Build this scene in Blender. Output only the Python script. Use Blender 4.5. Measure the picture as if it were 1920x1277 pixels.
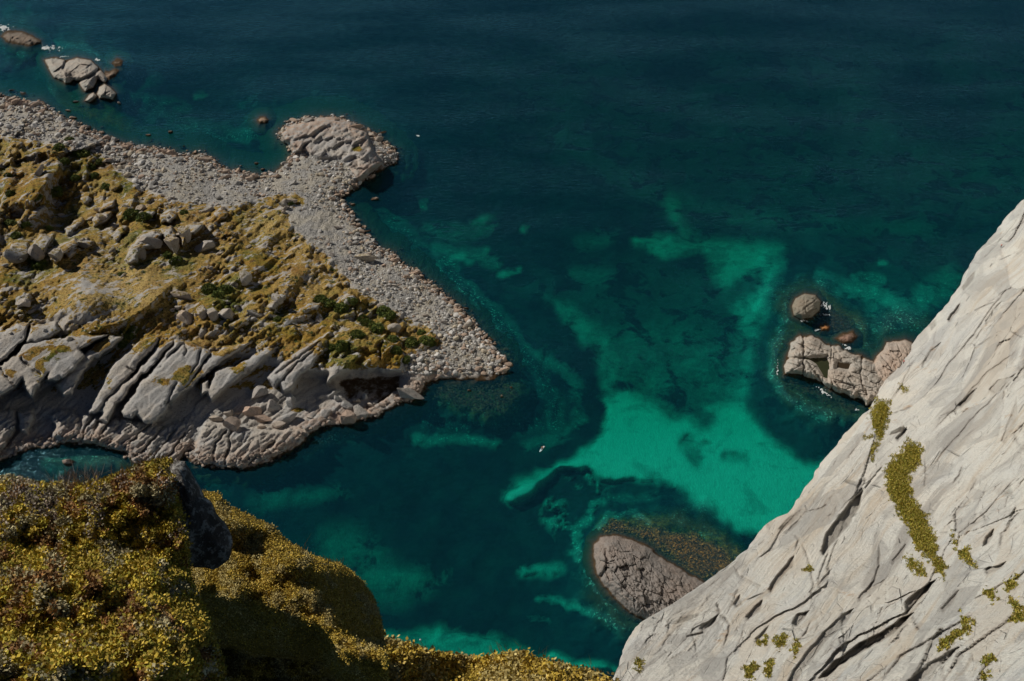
import bpy, math, random
import numpy as np

# ------------------------------------------------------------------ camera, light, exposure
for o in list(bpy.data.objects): bpy.data.objects.remove(o)
scene = bpy.context.scene
H = 268.0; PITCH = math.radians(40); FPX = 1920*35/36
cam_d = bpy.data.cameras.new('camera'); cam = bpy.data.objects.new('camera', cam_d)
scene.collection.objects.link(cam); scene.camera = cam
cam.location = (0, 0, H); cam.rotation_euler = (math.radians(90)-PITCH, 0, 0)
cam_d.lens = 35; cam_d.sensor_width = 36; cam_d.clip_start = 0.1; cam_d.clip_end = 20000

SUN_EL, SUN_AZ = 37.0, -63.0          # azimuth measured from +Y, clockwise (negative: to the left)
w = bpy.data.worlds.new('World'); scene.world = w; w.use_nodes = True
nt = w.node_tree; bg = nt.nodes['Background']; sky = nt.nodes.new('ShaderNodeTexSky')
sky.sky_type = 'NISHITA'; sky.sun_disc = False
sky.sun_elevation = math.radians(SUN_EL); sky.sun_rotation = math.radians(SUN_AZ)
sky.altitude = 100; sky.air_density = 0.4; sky.dust_density = 0.0
nt.links.new(sky.outputs[0], bg.inputs[0]); bg.inputs[1].default_value = 0.05
ld = bpy.data.lights.new('sun', 'SUN'); ld.energy = 5.0; ld.angle = math.radians(0.5); ld.color = (1.0, 0.93, 0.82)
sun = bpy.data.objects.new('sun', ld); scene.collection.objects.link(sun)
e, a = math.radians(SUN_EL), math.radians(SUN_AZ)
TOSUN = np.array([math.cos(e)*math.sin(a), math.cos(e)*math.cos(a), math.sin(e)])
from mathutils import Vector
sun.rotation_euler = Vector(TOSUN).to_track_quat('Z', 'Y').to_euler(); sun.location = (-200, 100, 500)
scene.view_settings.view_transform = 'Standard'; scene.view_settings.look = 'None'
scene.view_settings.exposure = -0.35; scene.view_settings.gamma = 1.0

# ------------------------------------------------------------------ helpers: maths
FW = np.array([0, math.cos(PITCH), -math.sin(PITCH)]); UPV = np.array([0, math.sin(PITCH), math.cos(PITCH)])
CAM = np.array([0, 0, H])
def ray(px, py):
    px = np.asarray(px, float); py = np.asarray(py, float)
    return FW + np.stack([(px-960)/FPX, px*0, px*0], -1) + UPV*((638.5-py)/FPX)[..., None]
def at(px, py, h):                      # a point of the place at height h above the sea
    r = ray(px, py); t = (np.asarray(h, float)-H)/r[..., 2]
    return CAM + r*t[..., None]
def at_d(px, py, d): return CAM + ray(px, py)*np.asarray(d, float)[..., None]
def sst(a, b, x):
    t = np.clip((x-a)/(b-a), 0, 1); return t*t*(3-2*t)
def _h(ix, iy, iz, seed):
    n = (ix*374761393 + iy*668265263 + iz*2147483647 + seed*1274126177) & 0xffffffff
    n = ((n ^ (n >> 13))*1274126177) & 0xffffffff
    n = ((n ^ (n >> 16))*2246822519) & 0xffffffff
    return ((n ^ (n >> 15)) & 0xffffff)/float(0xffffff)
def noise(P, seed=0):                   # value noise, P (...,3) -> -1..1
    P = np.asarray(P, float); i = np.floor(P).astype(np.int64); f = P-i
    u = f*f*f*(f*(f*6-15)+10); out = 0
    for dx in (0, 1):
        for dy in (0, 1):
            for dz in (0, 1):
                wgt = (u[..., 0] if dx else 1-u[..., 0])*(u[..., 1] if dy else 1-u[..., 1])*(u[..., 2] if dz else 1-u[..., 2])
                out = out + wgt*_h(i[..., 0]+dx, i[..., 1]+dy, i[..., 2]+dz, seed)
    return out*2-1
def fbm(P, octv=4, seed=0, gain=0.5):
    s = 0; am = 1; tot = 0
    P = np.asarray(P, float)
    for k in range(octv):
        s = s + am*noise(P*(2.03**k)+k*17.3, seed+k); tot += am; am *= gain
    return s/tot
def ridged(P, octv=4, seed=0):
    s = 0; am = 1; tot = 0
    for k in range(octv):
        s = s + am*(1-2*np.abs(noise(P*(2.03**k)+k*9.1, seed+k))); tot += am; am *= .5
    return s/tot
def worley(x, y, seed=0):               # -> F1, F2, cell id, dx,dy to nearest
    ix = np.floor(x).astype(np.int64); iy = np.floor(y).astype(np.int64)
    f1 = np.full(x.shape, 9.0); f2 = f1.copy(); cid = np.zeros(x.shape); bx = np.zeros(x.shape); by = np.zeros(x.shape)
    for dx in (-1, 0, 1):
        for dy in (-1, 0, 1):
            cx = ix+dx; cy = iy+dy
            qx = cx+_h(cx, cy, cx*0, seed); qy = cy+_h(cx, cy, cx*0+1, seed)
            d = np.hypot(x-qx, y-qy); idn = _h(cx, cy, cx*0+2, seed)
            m = d < f1
            f2 = np.where(m, f1, np.minimum(f2, d)); cid = np.where(m, idn, cid)
            bx = np.where(m, x-qx, bx); by = np.where(m, y-qy, by); f1 = np.where(m, d, f1)
    return f1, f2, cid, bx, by
def P3(x, y, s=1.0, z=0.0): return np.stack([x/s, y/s, np.zeros_like(x)+z], -1)
def seg_dist(x, y, pts, closed=False):
    """distance to a polyline, signed side (by local normal pointing right/down) and arc parameter 0..1"""
    pts = np.array(pts, float); n = len(pts); best = np.full(x.shape, 1e9); side = np.zeros(x.shape); par = np.zeros(x.shape)
    segs = [(i, (i+1) % n) for i in range(n if closed else n-1)]
    L = [np.hypot(*(pts[j]-pts[i])) for i, j in segs]; tot = sum(L); acc = 0
    for (i, j), l in zip(segs, L):
        ax, ay = pts[i]; dx, dy = pts[j]-pts[i]
        t = np.clip(((x-ax)*dx+(y-ay)*dy)/(l*l+1e-9), 0, 1)
        ex = x-(ax+t*dx); ey = y-(ay+t*dy); d = np.hypot(ex, ey)
        nx, ny = -dy/l, dx/l
        if nx*1.0+ny*0.7 < 0: nx, ny = -nx, -ny
        sd = ex*nx+ey*ny
        m = d < best
        side = np.where(m, np.sign(sd), side); par = np.where(m, (acc+t*l)/tot, par); best = np.where(m, d, best); acc += l
    return best, side, par
def inside(x, y, pts):
    c = np.zeros(x.shape, bool); n = len(pts)
    for i in range(n):
        x1, y1 = pts[i]; x2, y2 = pts[(i+1) % n]
        if y1 == y2: continue
        m = ((y1 > y) != (y2 > y)) & (x < (x2-x1)*(y-y1)/(y2-y1)+x1); c ^= m
    return c
def sdp(x, y, pts):                     # signed distance, positive inside
    d, _, _ = seg_dist(x, y, pts, True); return np.where(inside(x, y, pts), d, -d)
def box_of(x, y, pts, pad):             # slice of a regular grid around points
    p = np.array(pts, float); gx = x[0]; gy = y[:, 0]
    i0, i1 = np.searchsorted(gx, [p[:, 0].min()-pad, p[:, 0].max()+pad]); j0, j1 = np.searchsorted(gy, [p[:, 1].min()-pad, p[:, 1].max()+pad])
    return (slice(max(j0-1, 0), j1+1), slice(max(i0-1, 0), i1+1))

# ------------------------------------------------------------------ helpers: objects
def link(o, parent=None):
    scene.collection.objects.link(o)
    if parent: o.parent = parent
    return o
def mesh_np(name, V, Fc, mat=None, smooth=False, attrs=None, cols=None, parent=None):
    V = np.asarray(V, np.float32); Fc = np.asarray(Fc, np.int32); k = Fc.shape[1]
    me = bpy.data.meshes.new(name); me.vertices.add(len(V)); me.vertices.foreach_set('co', V.ravel())
    me.loops.add(Fc.size); me.loops.foreach_set('vertex_index', Fc.ravel())
    me.polygons.add(len(Fc)); me.polygons.foreach_set('loop_start', np.arange(0, Fc.size, k, dtype=np.int32))
    me.polygons.foreach_set('use_smooth', np.full(len(Fc), smooth)); me.update(calc_edges=True)
    for n_, arr in (attrs or {}).items():
        at_ = me.attributes.new(n_, 'FLOAT', 'POINT'); at_.data.foreach_set('value', np.asarray(arr, np.float32).ravel())
    if cols is not None:
        at_ = me.attributes.new('tint', 'FLOAT_COLOR', 'POINT')
        c4 = np.ones((len(V), 4), np.float32); c4[:, :3] = cols; at_.data.foreach_set('color', c4.ravel())
    if mat: me.materials.append(mat)
    return link(bpy.data.objects.new(name, me), parent)
def grid_mesh(name, P, mask=None, mat=None, attrs=None, smooth=True, flip=False, parent=None):
    ny, nx, _ = P.shape; idx = np.arange(ny*nx).reshape(ny, nx)
    q = np.stack([idx[1:, :-1], idx[1:, 1:], idx[:-1, 1:], idx[:-1, :-1]], -1)
    if flip: q = q[..., ::-1]
    if mask is not None:
        m = mask[1:, :-1] & mask[1:, 1:] & mask[:-1, 1:] & mask[:-1, :-1]; q = q[m]
    q = q.reshape(-1, 4); used, inv = np.unique(q.ravel(), return_inverse=True)
    at_ = {k: v.ravel()[used] for k, v in (attrs or {}).items()}
    return mesh_np(name, P.reshape(-1, 3)[used], inv.reshape(-1, 4), mat, smooth, at_, None, parent)
def tag(o, label=None, cat=None, group=None, kind=None):
    if label: o['label'] = label
    if cat: o['category'] = cat
    if group: o['group'] = group
    if kind: o['kind'] = kind
    return o
def empty(name, loc, rz=0):
    o = link(bpy.data.objects.new(name, None)); o.location = loc; o.rotation_euler = (0, 0, rz); return o

# ------------------------------------------------------------------ helpers: materials
class N:
    def __init__(s, name):
        s.m = bpy.data.materials.new(name); s.m.use_nodes = True; s.t = s.m.node_tree; s.t.nodes.clear()
        s.out = s.t.nodes.new('ShaderNodeOutputMaterial')
    def n(s, kind, **kw):
        nd = s.t.nodes.new(kind)
        for k, v in kw.items():
            if k.startswith('i_'):
                key = k[2:]; key = int(key) if key.isdigit() else key.replace('_', ' ')
                s.set(nd.inputs[key], v)
            else: setattr(nd, k, v)
        return nd
    def set(s, inp, v):
        if hasattr(v, 'is_output') or isinstance(v, bpy.types.NodeSocket): s.t.links.new(v, inp)
        elif isinstance(v, (tuple, list)) and len(v) == 3 and inp.type == 'RGBA': inp.default_value = (*v, 1)
        else: inp.default_value = v
    def geo(s): return s.n('ShaderNodeNewGeometry')
    def attr(s, name, out='Fac'): return s.n('ShaderNodeAttribute', attribute_name=name).outputs[out]
    def mapping(s, vec, scale=(1, 1, 1), rot=(0, 0, 0)):
        return s.n('ShaderNodeMapping', i_Vector=vec, i_Scale=scale, i_Rotation=rot).outputs[0]
    def noise(s, vec, scale, detail=4, rough=.55, dist=0):
        return s.n('ShaderNodeTexNoise', i_Vector=vec, i_Scale=scale, i_Detail=detail, i_Roughness=rough, i_Distortion=dist).outputs['Fac']
    def voro(s, vec, scale, feature='F1', out='Distance', rnd=1.0):
        return s.n('ShaderNodeTexVoronoi', feature=feature, i_Vector=vec, i_Scale=scale, i_Randomness=rnd).outputs[out]
    def math(s, op, a, b=None, c=None, clamp=False):
        nd = s.n('ShaderNodeMath', operation=op); nd.use_clamp = clamp
        for i, v in enumerate((a, b, c)):
            if v is not None: s.set(nd.inputs[i], v)
        return nd.outputs[0]
    def rng(s, v, a, b, c=0.0, d=1.0, smooth=True):
        nd = s.n('ShaderNodeMapRange', interpolation_type='SMOOTHSTEP' if smooth else 'LINEAR')
        for i, q in enumerate((v, a, b, c, d)): s.set(nd.inputs[i], q)
        return nd.outputs[0]
    def mix(s, f, a, b, mode='MIX'):
        nd = s.n('ShaderNodeMix', data_type='RGBA', blend_type=mode)
        s.set(nd.inputs[0], f); s.set(nd.inputs[6], a); s.set(nd.inputs[7], b); return nd.outputs[2]
    def ramp(s, f, stops):
        nd = s.n('ShaderNodeValToRGB'); s.set(nd.inputs[0], f); el = nd.color_ramp.elements
        while len(el) < len(stops): el.new(.5)
        for e_, (p, c) in zip(el, stops): e_.position = p; e_.color = (*c, 1)
        return nd.outputs[0]
    def bump(s, h, strength, dist, normal=None):
        nd = s.n('ShaderNodeBump', i_Strength=strength, i_Distance=dist, i_Height=h)
        if normal is not None: s.set(nd.inputs['Normal'], normal)
        return nd.outputs[0]
    def bsdf(s, col, rough=.85, normal=None, spec=.25):
        b = s.n('ShaderNodeBsdfPrincipled', i_Base_Color=col, i_Roughness=rough)
        b.inputs['Specular IOR Level'].default_value = spec
        if normal is not None: s.set(b.inputs['Normal'], normal)
        s.t.links.new(b.outputs[0], s.out.inputs[0]); return s.m
def sep(s, vec): return s.n('ShaderNodeSeparateXYZ', i_0=vec).outputs

WET = (0.030, 0.021, 0.014)
def rock_colour(s, P, grey=(0.39, 0.385, 0.375), warm=(0.43, 0.395, 0.35), dark=(0.17, 0.165, 0.155)):
    n1 = s.noise(P, .09, 4, .6); n2 = s.noise(P, .8, 5, .7); n3 = s.noise(P, 3.0, 4, .75)
    c = s.mix(s.rng(n1, .38, .62), grey, warm)
    c = s.mix(s.math('MULTIPLY', s.rng(n2, .5, .72), .6), c, dark)
    c = s.mix(s.rng(s.noise(P, 1.6, 5, .8), .53, .62, 0, .45), c, (.11, .105, .10)); return s.mix(s.rng(n3, .56, .7, 0, .5), c, (0.5, 0.47, 0.41))
def wet_band(s, col, z, P, lo=.25, hi=1.1):
    zz = s.math('ADD', z, s.math('MULTIPLY', s.math('SUBTRACT', s.noise(P, .35, 4, .7), .5), -2.2))
    f = s.rng(zz, lo, hi, 1.0, 0.0)
    return s.mix(f, col, s.mix(s.noise(P, 1.5, 3), WET, (0.09, 0.052, 0.02)))
def mat_headland():
    s = N('headland_rock_and_moss'); g = s.geo(); P = g.outputs['Position']; z = sep(s, P)[2]; nz = sep(s, g.outputs['Normal'])[2]
    veg = s.attr('veg'); beach = s.attr('beach'); pink = s.attr('pink')
    rock = rock_colour(s, P)
    rock = s.mix(s.math('MULTIPLY', pink, s.rng(s.noise(P, .3, 3), .35, .6)), rock, (0.40, 0.285, 0.215))
    # vegetation
    a = s.noise(P, .055, 5, .62); b = s.noise(P, .35, 5, .7); c = s.noise(P, 1.6, 4, .75)
    v = s.ramp(a, [(.28, (.05, .085, .010)), (.38, (.13, .13, .015)), (.45, (.25, .17, .020)), (.52, (.31, .18, .028)), (.58, (.32, .21, .055)), (.64, (.25, .12, .024)), (.74, (.09, .12, .014))])
    v = s.mix(s.rng(b, .52, .64), v, (.12, .065, .02))
    v = s.mix(s.math('MULTIPLY', s.attr('straw'), s.rng(c, .38, .6)), v, (.46, .35, .14))
    v = s.mix(s.rng(b, .46, .38), v, (.035, .05, .010))
    v = s.mix(s.rng(c, .57, .68, 0, .6), v, (.36, .27, .12))
    v = s.mix(s.rng(c, .48, .38, 0, .85), v, (.035, .030, .01))
    m = s.math('ADD', veg, s.math('MULTIPLY', s.math('SUBTRACT', s.noise(P, .22, 6, .72), .5), 1.9))
    oc = s.noise(s.mapping(s.mapping(P, (1, 1, 0), (0, 0, math.radians(-48))), (.07, .20, .2)), 1, 6, .72); m = s.math('ADD', m, s.rng(oc, .52, .66, .06, -.6))
    m = s.math('ADD', m, s.mix(s.attr('moorw'), s.rng(nz, .45, .9, -.9, .12, False), s.rng(nz, .1, .9, -.02, .10, False)))  # moss kept on steep moor walls, its dark tone standing in for shade
    col = s.mix(s.rng(m, .46, .58), rock, v)
    vo = s.voro(P, 1.1, out='Color')
    gr = s.mix(s.rng(s.noise(P, .12, 3), .4, .6), (.27, .265, .255), (.35, .32, .26))
    gr = s.mix(.35, gr, s.mix(sep(s, vo)[0], (.15, .145, .14), (.58, .56, .52)))
    bm = s.math('ADD', beach, s.math('MULTIPLY', s.math('SUBTRACT', s.noise(P, .3, 5, .7), .5), .8))
    col = s.mix(s.rng(bm, .42, .6), col, gr)
    col = wet_band(s, col, z, P)
    hb = s.math('ADD', s.math('MULTIPLY', s.noise(P, 1.3, 6, .7), .7), s.math('MULTIPLY', s.voro(P, 1.2), s.math('MULTIPLY', beach, .6)))
    return s.bsdf(col, .9, s.bump(hb, .9, .7), .15)
def mat_boulder(name='boulder_rock', moss=True, grey=(0.38, 0.37, 0.35), warm=(0.42, 0.37, 0.32)):
    s = N(name); g = s.geo(); P = g.outputs['Position']; z = sep(s, P)[2]; nz = sep(s, g.outputs['Normal'])[2]
    oi = s.n('ShaderNodeObjectInfo'); r = oi.outputs['Random']; oc = oi.outputs['Color']
    c = rock_colour(s, P, grey, warm)
    c = s.mix(1.0, c, oc, 'MULTIPLY')
    c = s.mix(s.rng(s.noise(P, 2.2, 4, .7), .55, .68, 0, .35), c, (.3, .2, .07)) if moss else c
    if moss:
        f = s.rng(s.math('ADD', s.math('MULTIPLY', nz, .5), s.noise(P, .9, 4, .7)), .93, 1.06)
        c = s.mix(s.math('MULTIPLY', f, s.rng(r, .3, .6)), c, s.mix(s.noise(P, 1.5), (.10, .08, .02), (.22, .16, .05)))
    c = wet_band(s, c, z, P, .35, 1.4)
    hb = s.noise(P, 2.2, 6, .7)
    return s.bsdf(c, .9, s.bump(hb, .8, .35), .15)
def mat_stones():
    s = N('beach_stone'); g = s.geo(); P = g.outputs['Position']; z = sep(s, P)[2]
    c = s.mix(1.0, s.attr('tint', 'Color'), s.mix(s.noise(P, 2.5, 4, .7), (.72, .71, .7), (1.1, 1.08, 1.06)), 'MULTIPLY')
    c = wet_band(s, c, z, P, -.1, .5)
    return s.bsdf(c, .9, s.bump(s.noise(P, 4, 4, .7), .5, .15), .15)
def mat_cliff():
    s = N('pale_granite'); g = s.geo(); P = g.outputs['Position']; z = sep(s, P)[2]
    rot = s.attr('uu'); vv = s.attr('vv')                # along / across the slab, metres
    uv = s.n('ShaderNodeCombineXYZ', i_0=rot, i_1=vv).outputs[0]
    st = s.noise(s.mapping(uv, (.012, .16, 1)), 1, 6, .7, .15); st2 = s.noise(s.mapping(uv, (.05, .6, 1)), 1, 6, .78, .2)
    bl = s.noise(P, .035, 4, .6, .5); fine = s.noise(P, .9, 6, .72)
    c = s.ramp(bl, [(.3, (.66, .62, .55)), (.5, (.62, .60, .55)), (.7, (.56, .555, .53))])
    c = s.mix(s.rng(st, .50, .66, 0, .75), c, (.50, .405, .30))
    c = s.mix(s.rng(st, .44, .34, 0, .65), c, (.40, .40, .395))
    c = s.mix(s.rng(st2, .55, .70, 0, .45), c, (.27, .26, .245))
    c = s.mix(s.rng(st2, .43, .33, 0, .5), c, (.60, .57, .51))
    st3 = s.noise(s.mapping(uv, (.035, 1.5, 1)), 1, 5, .75, .1); c = s.mix(s.rng(st3, .585, .66, 0, .6), c, (.20, .185, .165))
    c = s.mix(s.rng(s.noise(s.mapping(uv, (.02, .09, 1)), 1, 4, .6, 1.0), .56, .66, 0, .7), c, (.30, .275, .25))
    c = s.mix(s.rng(s.noise(P, .11, 5, .7), .62, .72, 0, .75), c, (.46, .31, .19))
    c = s.mix(s.rng(fine, .57, .72, 0, .4), c, (.22, .215, .20))
    c = s.mix(s.rng(s.noise(P, .2, 6, .75), .60, .72, 0, .5), c, (.24, .235, .225))
    e1 = s.voro(s.mapping(uv, (.045, .13, 1)), 1, 'DISTANCE_TO_EDGE'); e2 = s.voro(s.mapping(uv, (.14, .36, 1), (0, 0, .2)), 1, 'DISTANCE_TO_EDGE'); mk = s.rng(s.noise(P, .06, 4, .7), .52, .62); mk2 = s.rng(s.noise(P, .09, 4, .7), .5, .58)
    ck = s.math('MAXIMUM', s.math('MULTIPLY', s.rng(e1, .022, .004), mk), s.math('MULTIPLY', s.rng(e2, .035, .008), s.math('MULTIPLY', mk2, .3)))
    c = s.mix(s.math('MULTIPLY', ck, .5), c, (.13, .115, .095))
    c = s.mix(s.rng(s.noise(P, 2.6, 4, .8), .52, .66, 0, .45), c, (.25, .245, .23)); c = s.mix(s.rng(s.noise(P, .05, 5, .7, .3), .60, .70, 0, .6), c, (.34, .335, .325))
    pn = s.attr('panel'); c = s.mix(s.rng(pn, .05, .38, 0, .6), c, (.33, .315, .295)); c = s.mix(s.rng(pn, -.05, -.4, 0, .6), c, (.56, .50, .42))
    crack_shade = s.math('MULTIPLY', s.attr('crack'), 1.0)
    c = s.mix(s.math('MULTIPLY', crack_shade, .75), c, (.125, .105, .085))  # dark rock and shadow coloured into cracks and turned-away faces
    c = wet_band(s, c, z, P, .4, 2.0)
    hb = s.math('SUBTRACT', s.math('ADD', s.math('MULTIPLY', st2, .8), s.math('MULTIPLY', fine, .8)), s.math('MULTIPLY', ck, .8))
    return s.bsdf(c, .85, s.bump(hb, .85, 1.0), .2)
def mat_moss(name, stops, fine=2.0, bumpd=.3, pale=(.3, .26, .12), lum=1.0):
    s = N(name); g = s.geo(); P = g.outputs['Position']
    a = s.noise(P, fine*.3, 5, .7); b = s.noise(P, fine*1.5, 5, .75)
    c = s.ramp(a, stops); c = s.mix(s.rng(b, .55, .68), c, pale); c = s.mix(s.rng(b, .46, .34), c, (.02, .02, .006))
    return s.bsdf(c, .95, s.bump(b, 1.0, bumpd), .1)
def mat_vcol(name, rough=.8, sss=0):
    s = N(name); g = s.geo()
    c = s.attr('tint', 'Color'); return s.bsdf(c, rough, None, .25)
def mat_plain(name, col, rough=.6):
    s = N(name); P = s.geo().outputs['Position']
    return s.bsdf(s.mix(s.noise(P, 9, 3), tuple(x*.85 for x in col), col), rough)

M_HEAD = mat_headland(); M_BOULDER = mat_boulder(); M_BARE = mat_boulder('bare_shore_rock', False, (.40, .385, .36), (.43, .38, .335))
M_STONE = mat_stones(); M_CLIFF = mat_cliff()

# ------------------------------------------------------------------ data (outlines measured in the photograph, placed at their real distance)
COAST = [(-500,150),(-200,172),(0,180),(20,183),(45,190),(75,190),(95,205),(110,215),(125,222),(150,235),(185,250),(200,256),(235,268),(265,275),(290,275),(320,282),(345,290),(375,285),(400,298),(420,315),(455,322),(490,328),(515,322),(535,305),(548,290),(540,272),(525,262),(520,248),(535,235),(560,228),(580,220),(620,218),(650,222),(680,238),(705,252),(725,270),(745,290),(745,305),(725,310),(705,320),(690,335),(675,345),(655,360),(642,370),(650,390),(665,410),(690,440),(710,465),(740,475),(748,490),(780,510),(820,540),(850,565),(885,600),(905,628),(925,650),(942,670),(951,688),(944,703),(920,712),(880,714),(820,712),(800,722),(790,740),(775,752),(745,758),(720,772),(700,782),(650,794),(600,802),(580,814),(575,825),(560,838),(540,848),(500,866),(460,880),(420,877),(380,874),(358,868),(348,850),(340,862),(345,885),(330,905),(290,900),(250,868),(230,850),(180,835),(130,830),(100,836),(60,842),(30,852),(0,864),(-60,875),(-200,900),(-500,940)]
MOOR = [(-500,230),(0,252),(60,262),(120,272),(190,288),(215,312),(260,350),(330,375),(430,386),(500,368),(555,360),(572,372),(570,388),(540,396),(548,425),(580,452),(620,482),(650,520),(680,548),(740,582),(820,622),(832,648),(795,660),(765,668),(755,690),(700,700),(640,700),(560,690),(480,660),(400,655),(300,640),(220,640),(100,655),(0,620),(-500,620)]
KNOB = [(520,250),(535,235),(580,220),(620,216),(655,224),(690,245),(700,280),(720,308),(700,325),(672,345),(655,320),(640,300),(600,300),(570,285),(548,288)]
SLABS_LOW = [(-500,560),(0,620),(100,655),(220,640),(330,635),(400,655),(480,660),(560,694),(640,704),(700,700),(750,695),(762,705),(750,760),(640,805),(560,850),(460,885),(300,900),(0,870),(-500,900)]
HCTRL = [(0,200,1.2),(0,235,2.6),(100,240,2.2),(200,285,2.2),(250,310,2.6),(400,350,3),(500,370,3.2),(600,370,3),(640,420,2.4),(700,480,2),(800,560,2),(860,610,2),(880,650,2),(920,690,1),(860,690,2.2),(600,320,4),(600,250,5.5),(660,280,5.5),(560,250,4),(-400,300,8),
 (0,268,6),(60,275,6),(60,300,9),(0,350,13),(60,360,15),(140,330,7),(130,400,6),(180,380,5),(180,330,4),(250,400,8),(350,420,9),(430,400,6),(500,410,4.5),(560,440,4.5),(620,520,6),(700,580,5.5),(760,640,4.5),(820,640,3),(0,450,13),(150,470,14),(300,500,14),(450,520,11),(550,560,10),(650,620,9),(0,550,18),(150,560,20),(300,560,17),(400,600,16),(500,620,15),(600,650,13),(560,688,13),(600,685,13),(640,692,12.5),(690,688,11),(740,680,8),(0,650,18),(150,680,16),(300,700,15),(450,680,13),(700,670,10),(765,692,3),
 (330,785,4),(400,768,4),(450,735,5),(520,715,4),(560,735,3.5),(620,735,3),(680,738,2.5),(740,720,2.2),(165,765,5),(90,755,5),(205,700,9),(480,690,9),(600,735,2.5),(660,728,2.5),(720,722,2.5),
 (-400,600,22),(-400,450,18),(50,780,5),(200,800,4),(320,810,3.5),(450,820,4),(540,800,2.5),(620,780,2),(0,800,6),(400,760,5),(520,760,4)]

def height_base(x, y, ctrl, pw=3.0, soft=30):
    num = np.zeros(x.shape); den = np.zeros(x.shape)
    for cx, cy, h in ctrl:
        w_ = 1/((x-cx)**2+(y-cy)**2+soft*soft)**(pw/2); num += w_*h; den += w_
    return num/den

# drop-offs: (polyline, drop m, wall width px, reach px)   the ground falls away on the right/lower side
SCARPS = [
 ([(75,275),(105,292),(112,318),(90,335),(78,352),(62,375),(48,392)],8,26,90),
 ([(120,300),(160,312),(165,335)],4,14,45),
 ([(0,306),(20,308),(26,325)],5,14,40),
 ([(0,256),(22,262),(42,278)],4,12,40),
 ([(0,382),(25,384),(50,392),(60,400)],6,20,60),
 ([(195,350),(215,352),(228,345)],3,10,26),
 ([(262,340),(275,345),(290,340)],3,8,22),
 ([(180,405),(208,398),(215,395)],3,9,26),
 ([(265,410),(290,402),(300,404)],3,8,24),
 ([(305,418),(318,406),(330,408)],3,8,24),
 ([(118,636),(160,627),(200,616),(230,602),(255,590),(288,562),(322,534)],4.5,14,55),
 ([(330,548),(345,530)],1.5,5,20),
 ([(508,568),(520,560),(535,556),(550,566)],3,10,32),
 ([(472,560),(490,548),(505,548)],2.5,8,26),
 ([(580,470),(590,462)],2,6,18),
 ([(545,600),(575,590),(600,585)],3,9,30),
 ([(640,590),(660,585),(690,600)],3,9,28),
 ([(700,640),(720,635),(740,650)],3,10,30),
 ([(652,655),(680,650),(700,660)],3,12,30),
 ([(740,620),(760,612)],2,8,22),
 ([(545,262),(580,252),(600,240),(618,228)],1.6,5,18),
 ([(560,276),(590,262),(625,255),(650,262)],1.8,5,18),
 ([(600,292),(622,275),(650,262),(676,262)],1.8,5,18),
 ([(570,268),(560,285)],1.5,4,14),
 ([(640,300),(660,292),(690,300)],1.6,5,14),
 ([(660,340),(690,318),(708,308)],3,8,20),
 ([(530,262),(545,268),(570,285)],1.8,5,14),
 ([(622,704),(640,696),(658,684),(690,682),(730,692),(762,692)],6,20,50)]
# bedrock slabs: (outline, height at its centre line, fall towards the viewer per px, roughness)
SLABS = [
 ([(-60,700),(0,684),(30,665),(48,645),(75,638),(140,630),(205,628),(180,640),(163,648),(150,655),(158,668),(142,690),(118,708),(103,716),(88,712),(92,700),(80,712),(60,746),(40,712),(30,726),(0,742),(-60,747)],18,.06,.3),
 ([(0,625),(35,608),(55,610),(46,635),(25,660),(0,680),(-60,700),(-60,640)],20,.05,.3),
 ([(60,612),(104,604),(112,618),(92,634),(70,640),(48,644)],20,.05,.3),
 ([(160,664),(180,646),(206,631),(228,631),(212,650),(177,674),(160,692),(134,740),(120,744),(107,722),(126,694)],15,.075,.25),
 ([(215,680),(262,640),(298,630),(296,645),(268,672),(250,698),(230,728),(206,754),(200,772),(165,774),(180,745),(195,715)],11.5,.07,.3),
 ([(302,640),(328,638),(282,690),(242,730),(220,760),(202,792),(184,788),(207,744),(254,702),(282,667)],11.5,.07,.3),
 ([(332,640),(365,643),(394,663),(376,690),(360,715),(330,745),(317,757),(312,770),(300,782),(285,795),(268,791),(256,776),(246,786),(230,783),(229,770),(246,745),(264,718),(292,690)],12,.075,.25),
 ([(396,664),(420,652),(440,648),(474,640),(430,670),(396,694),(352,730),(321,757),(331,732),(366,707),(380,686)],13,.075,.3),
 ([(403,698),(414,690),(440,688),(470,670),(500,648),(524,646),(516,662),(480,688),(440,717),(411,738),(400,752),(388,738),(379,742),(377,720),(389,713),(391,728)],11.5,.07,.35),
 ([(503,707),(530,680),(560,655),(600,633),(616,638),(606,662),(576,692),(561,707),(546,732),(530,734),(524,716),(514,724)],12,.07,.4),
 ([(620,690),(640,672),(665,662),(680,664),(662,681),(641,697),(626,706),(612,717),(618,700)],12.5,.05,.4),
 ([(-40,766),(28,769),(31,790),(22,815),(-4,855),(-40,866)],5.5,.045,.7),([(34,772),(62,768),(63,786),(51,814),(38,808)],6,.05,.7),
 ([(93,780),(112,768),(138,774),(152,790),(150,815),(120,828),(100,818),(104,800)],4.6,.05,.9),([(150,778),(166,773),(184,782),(181,802),(165,832),(136,827),(152,800)],4.2,.055,.8),
 ([(186,796),(215,785),(250,789),(300,798),(360,791),(364,802),(349,852),(335,880),(250,866),(240,846),(180,836),(168,826)],3.6,.055,.9),
 ([(374,812),(386,795),(430,789),(450,804),(520,809),(560,801),(577,808),(562,837),(500,862),(460,880),(420,876),(372,864),(368,836)],3.6,.055,.8),
 ([(66,838),(100,828),(128,826),(126,836),(80,842)],1.6,.02,.5),([(585,745),(600,735),(640,728),(630,742),(600,752)],3.4,.03,.4)]
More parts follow.
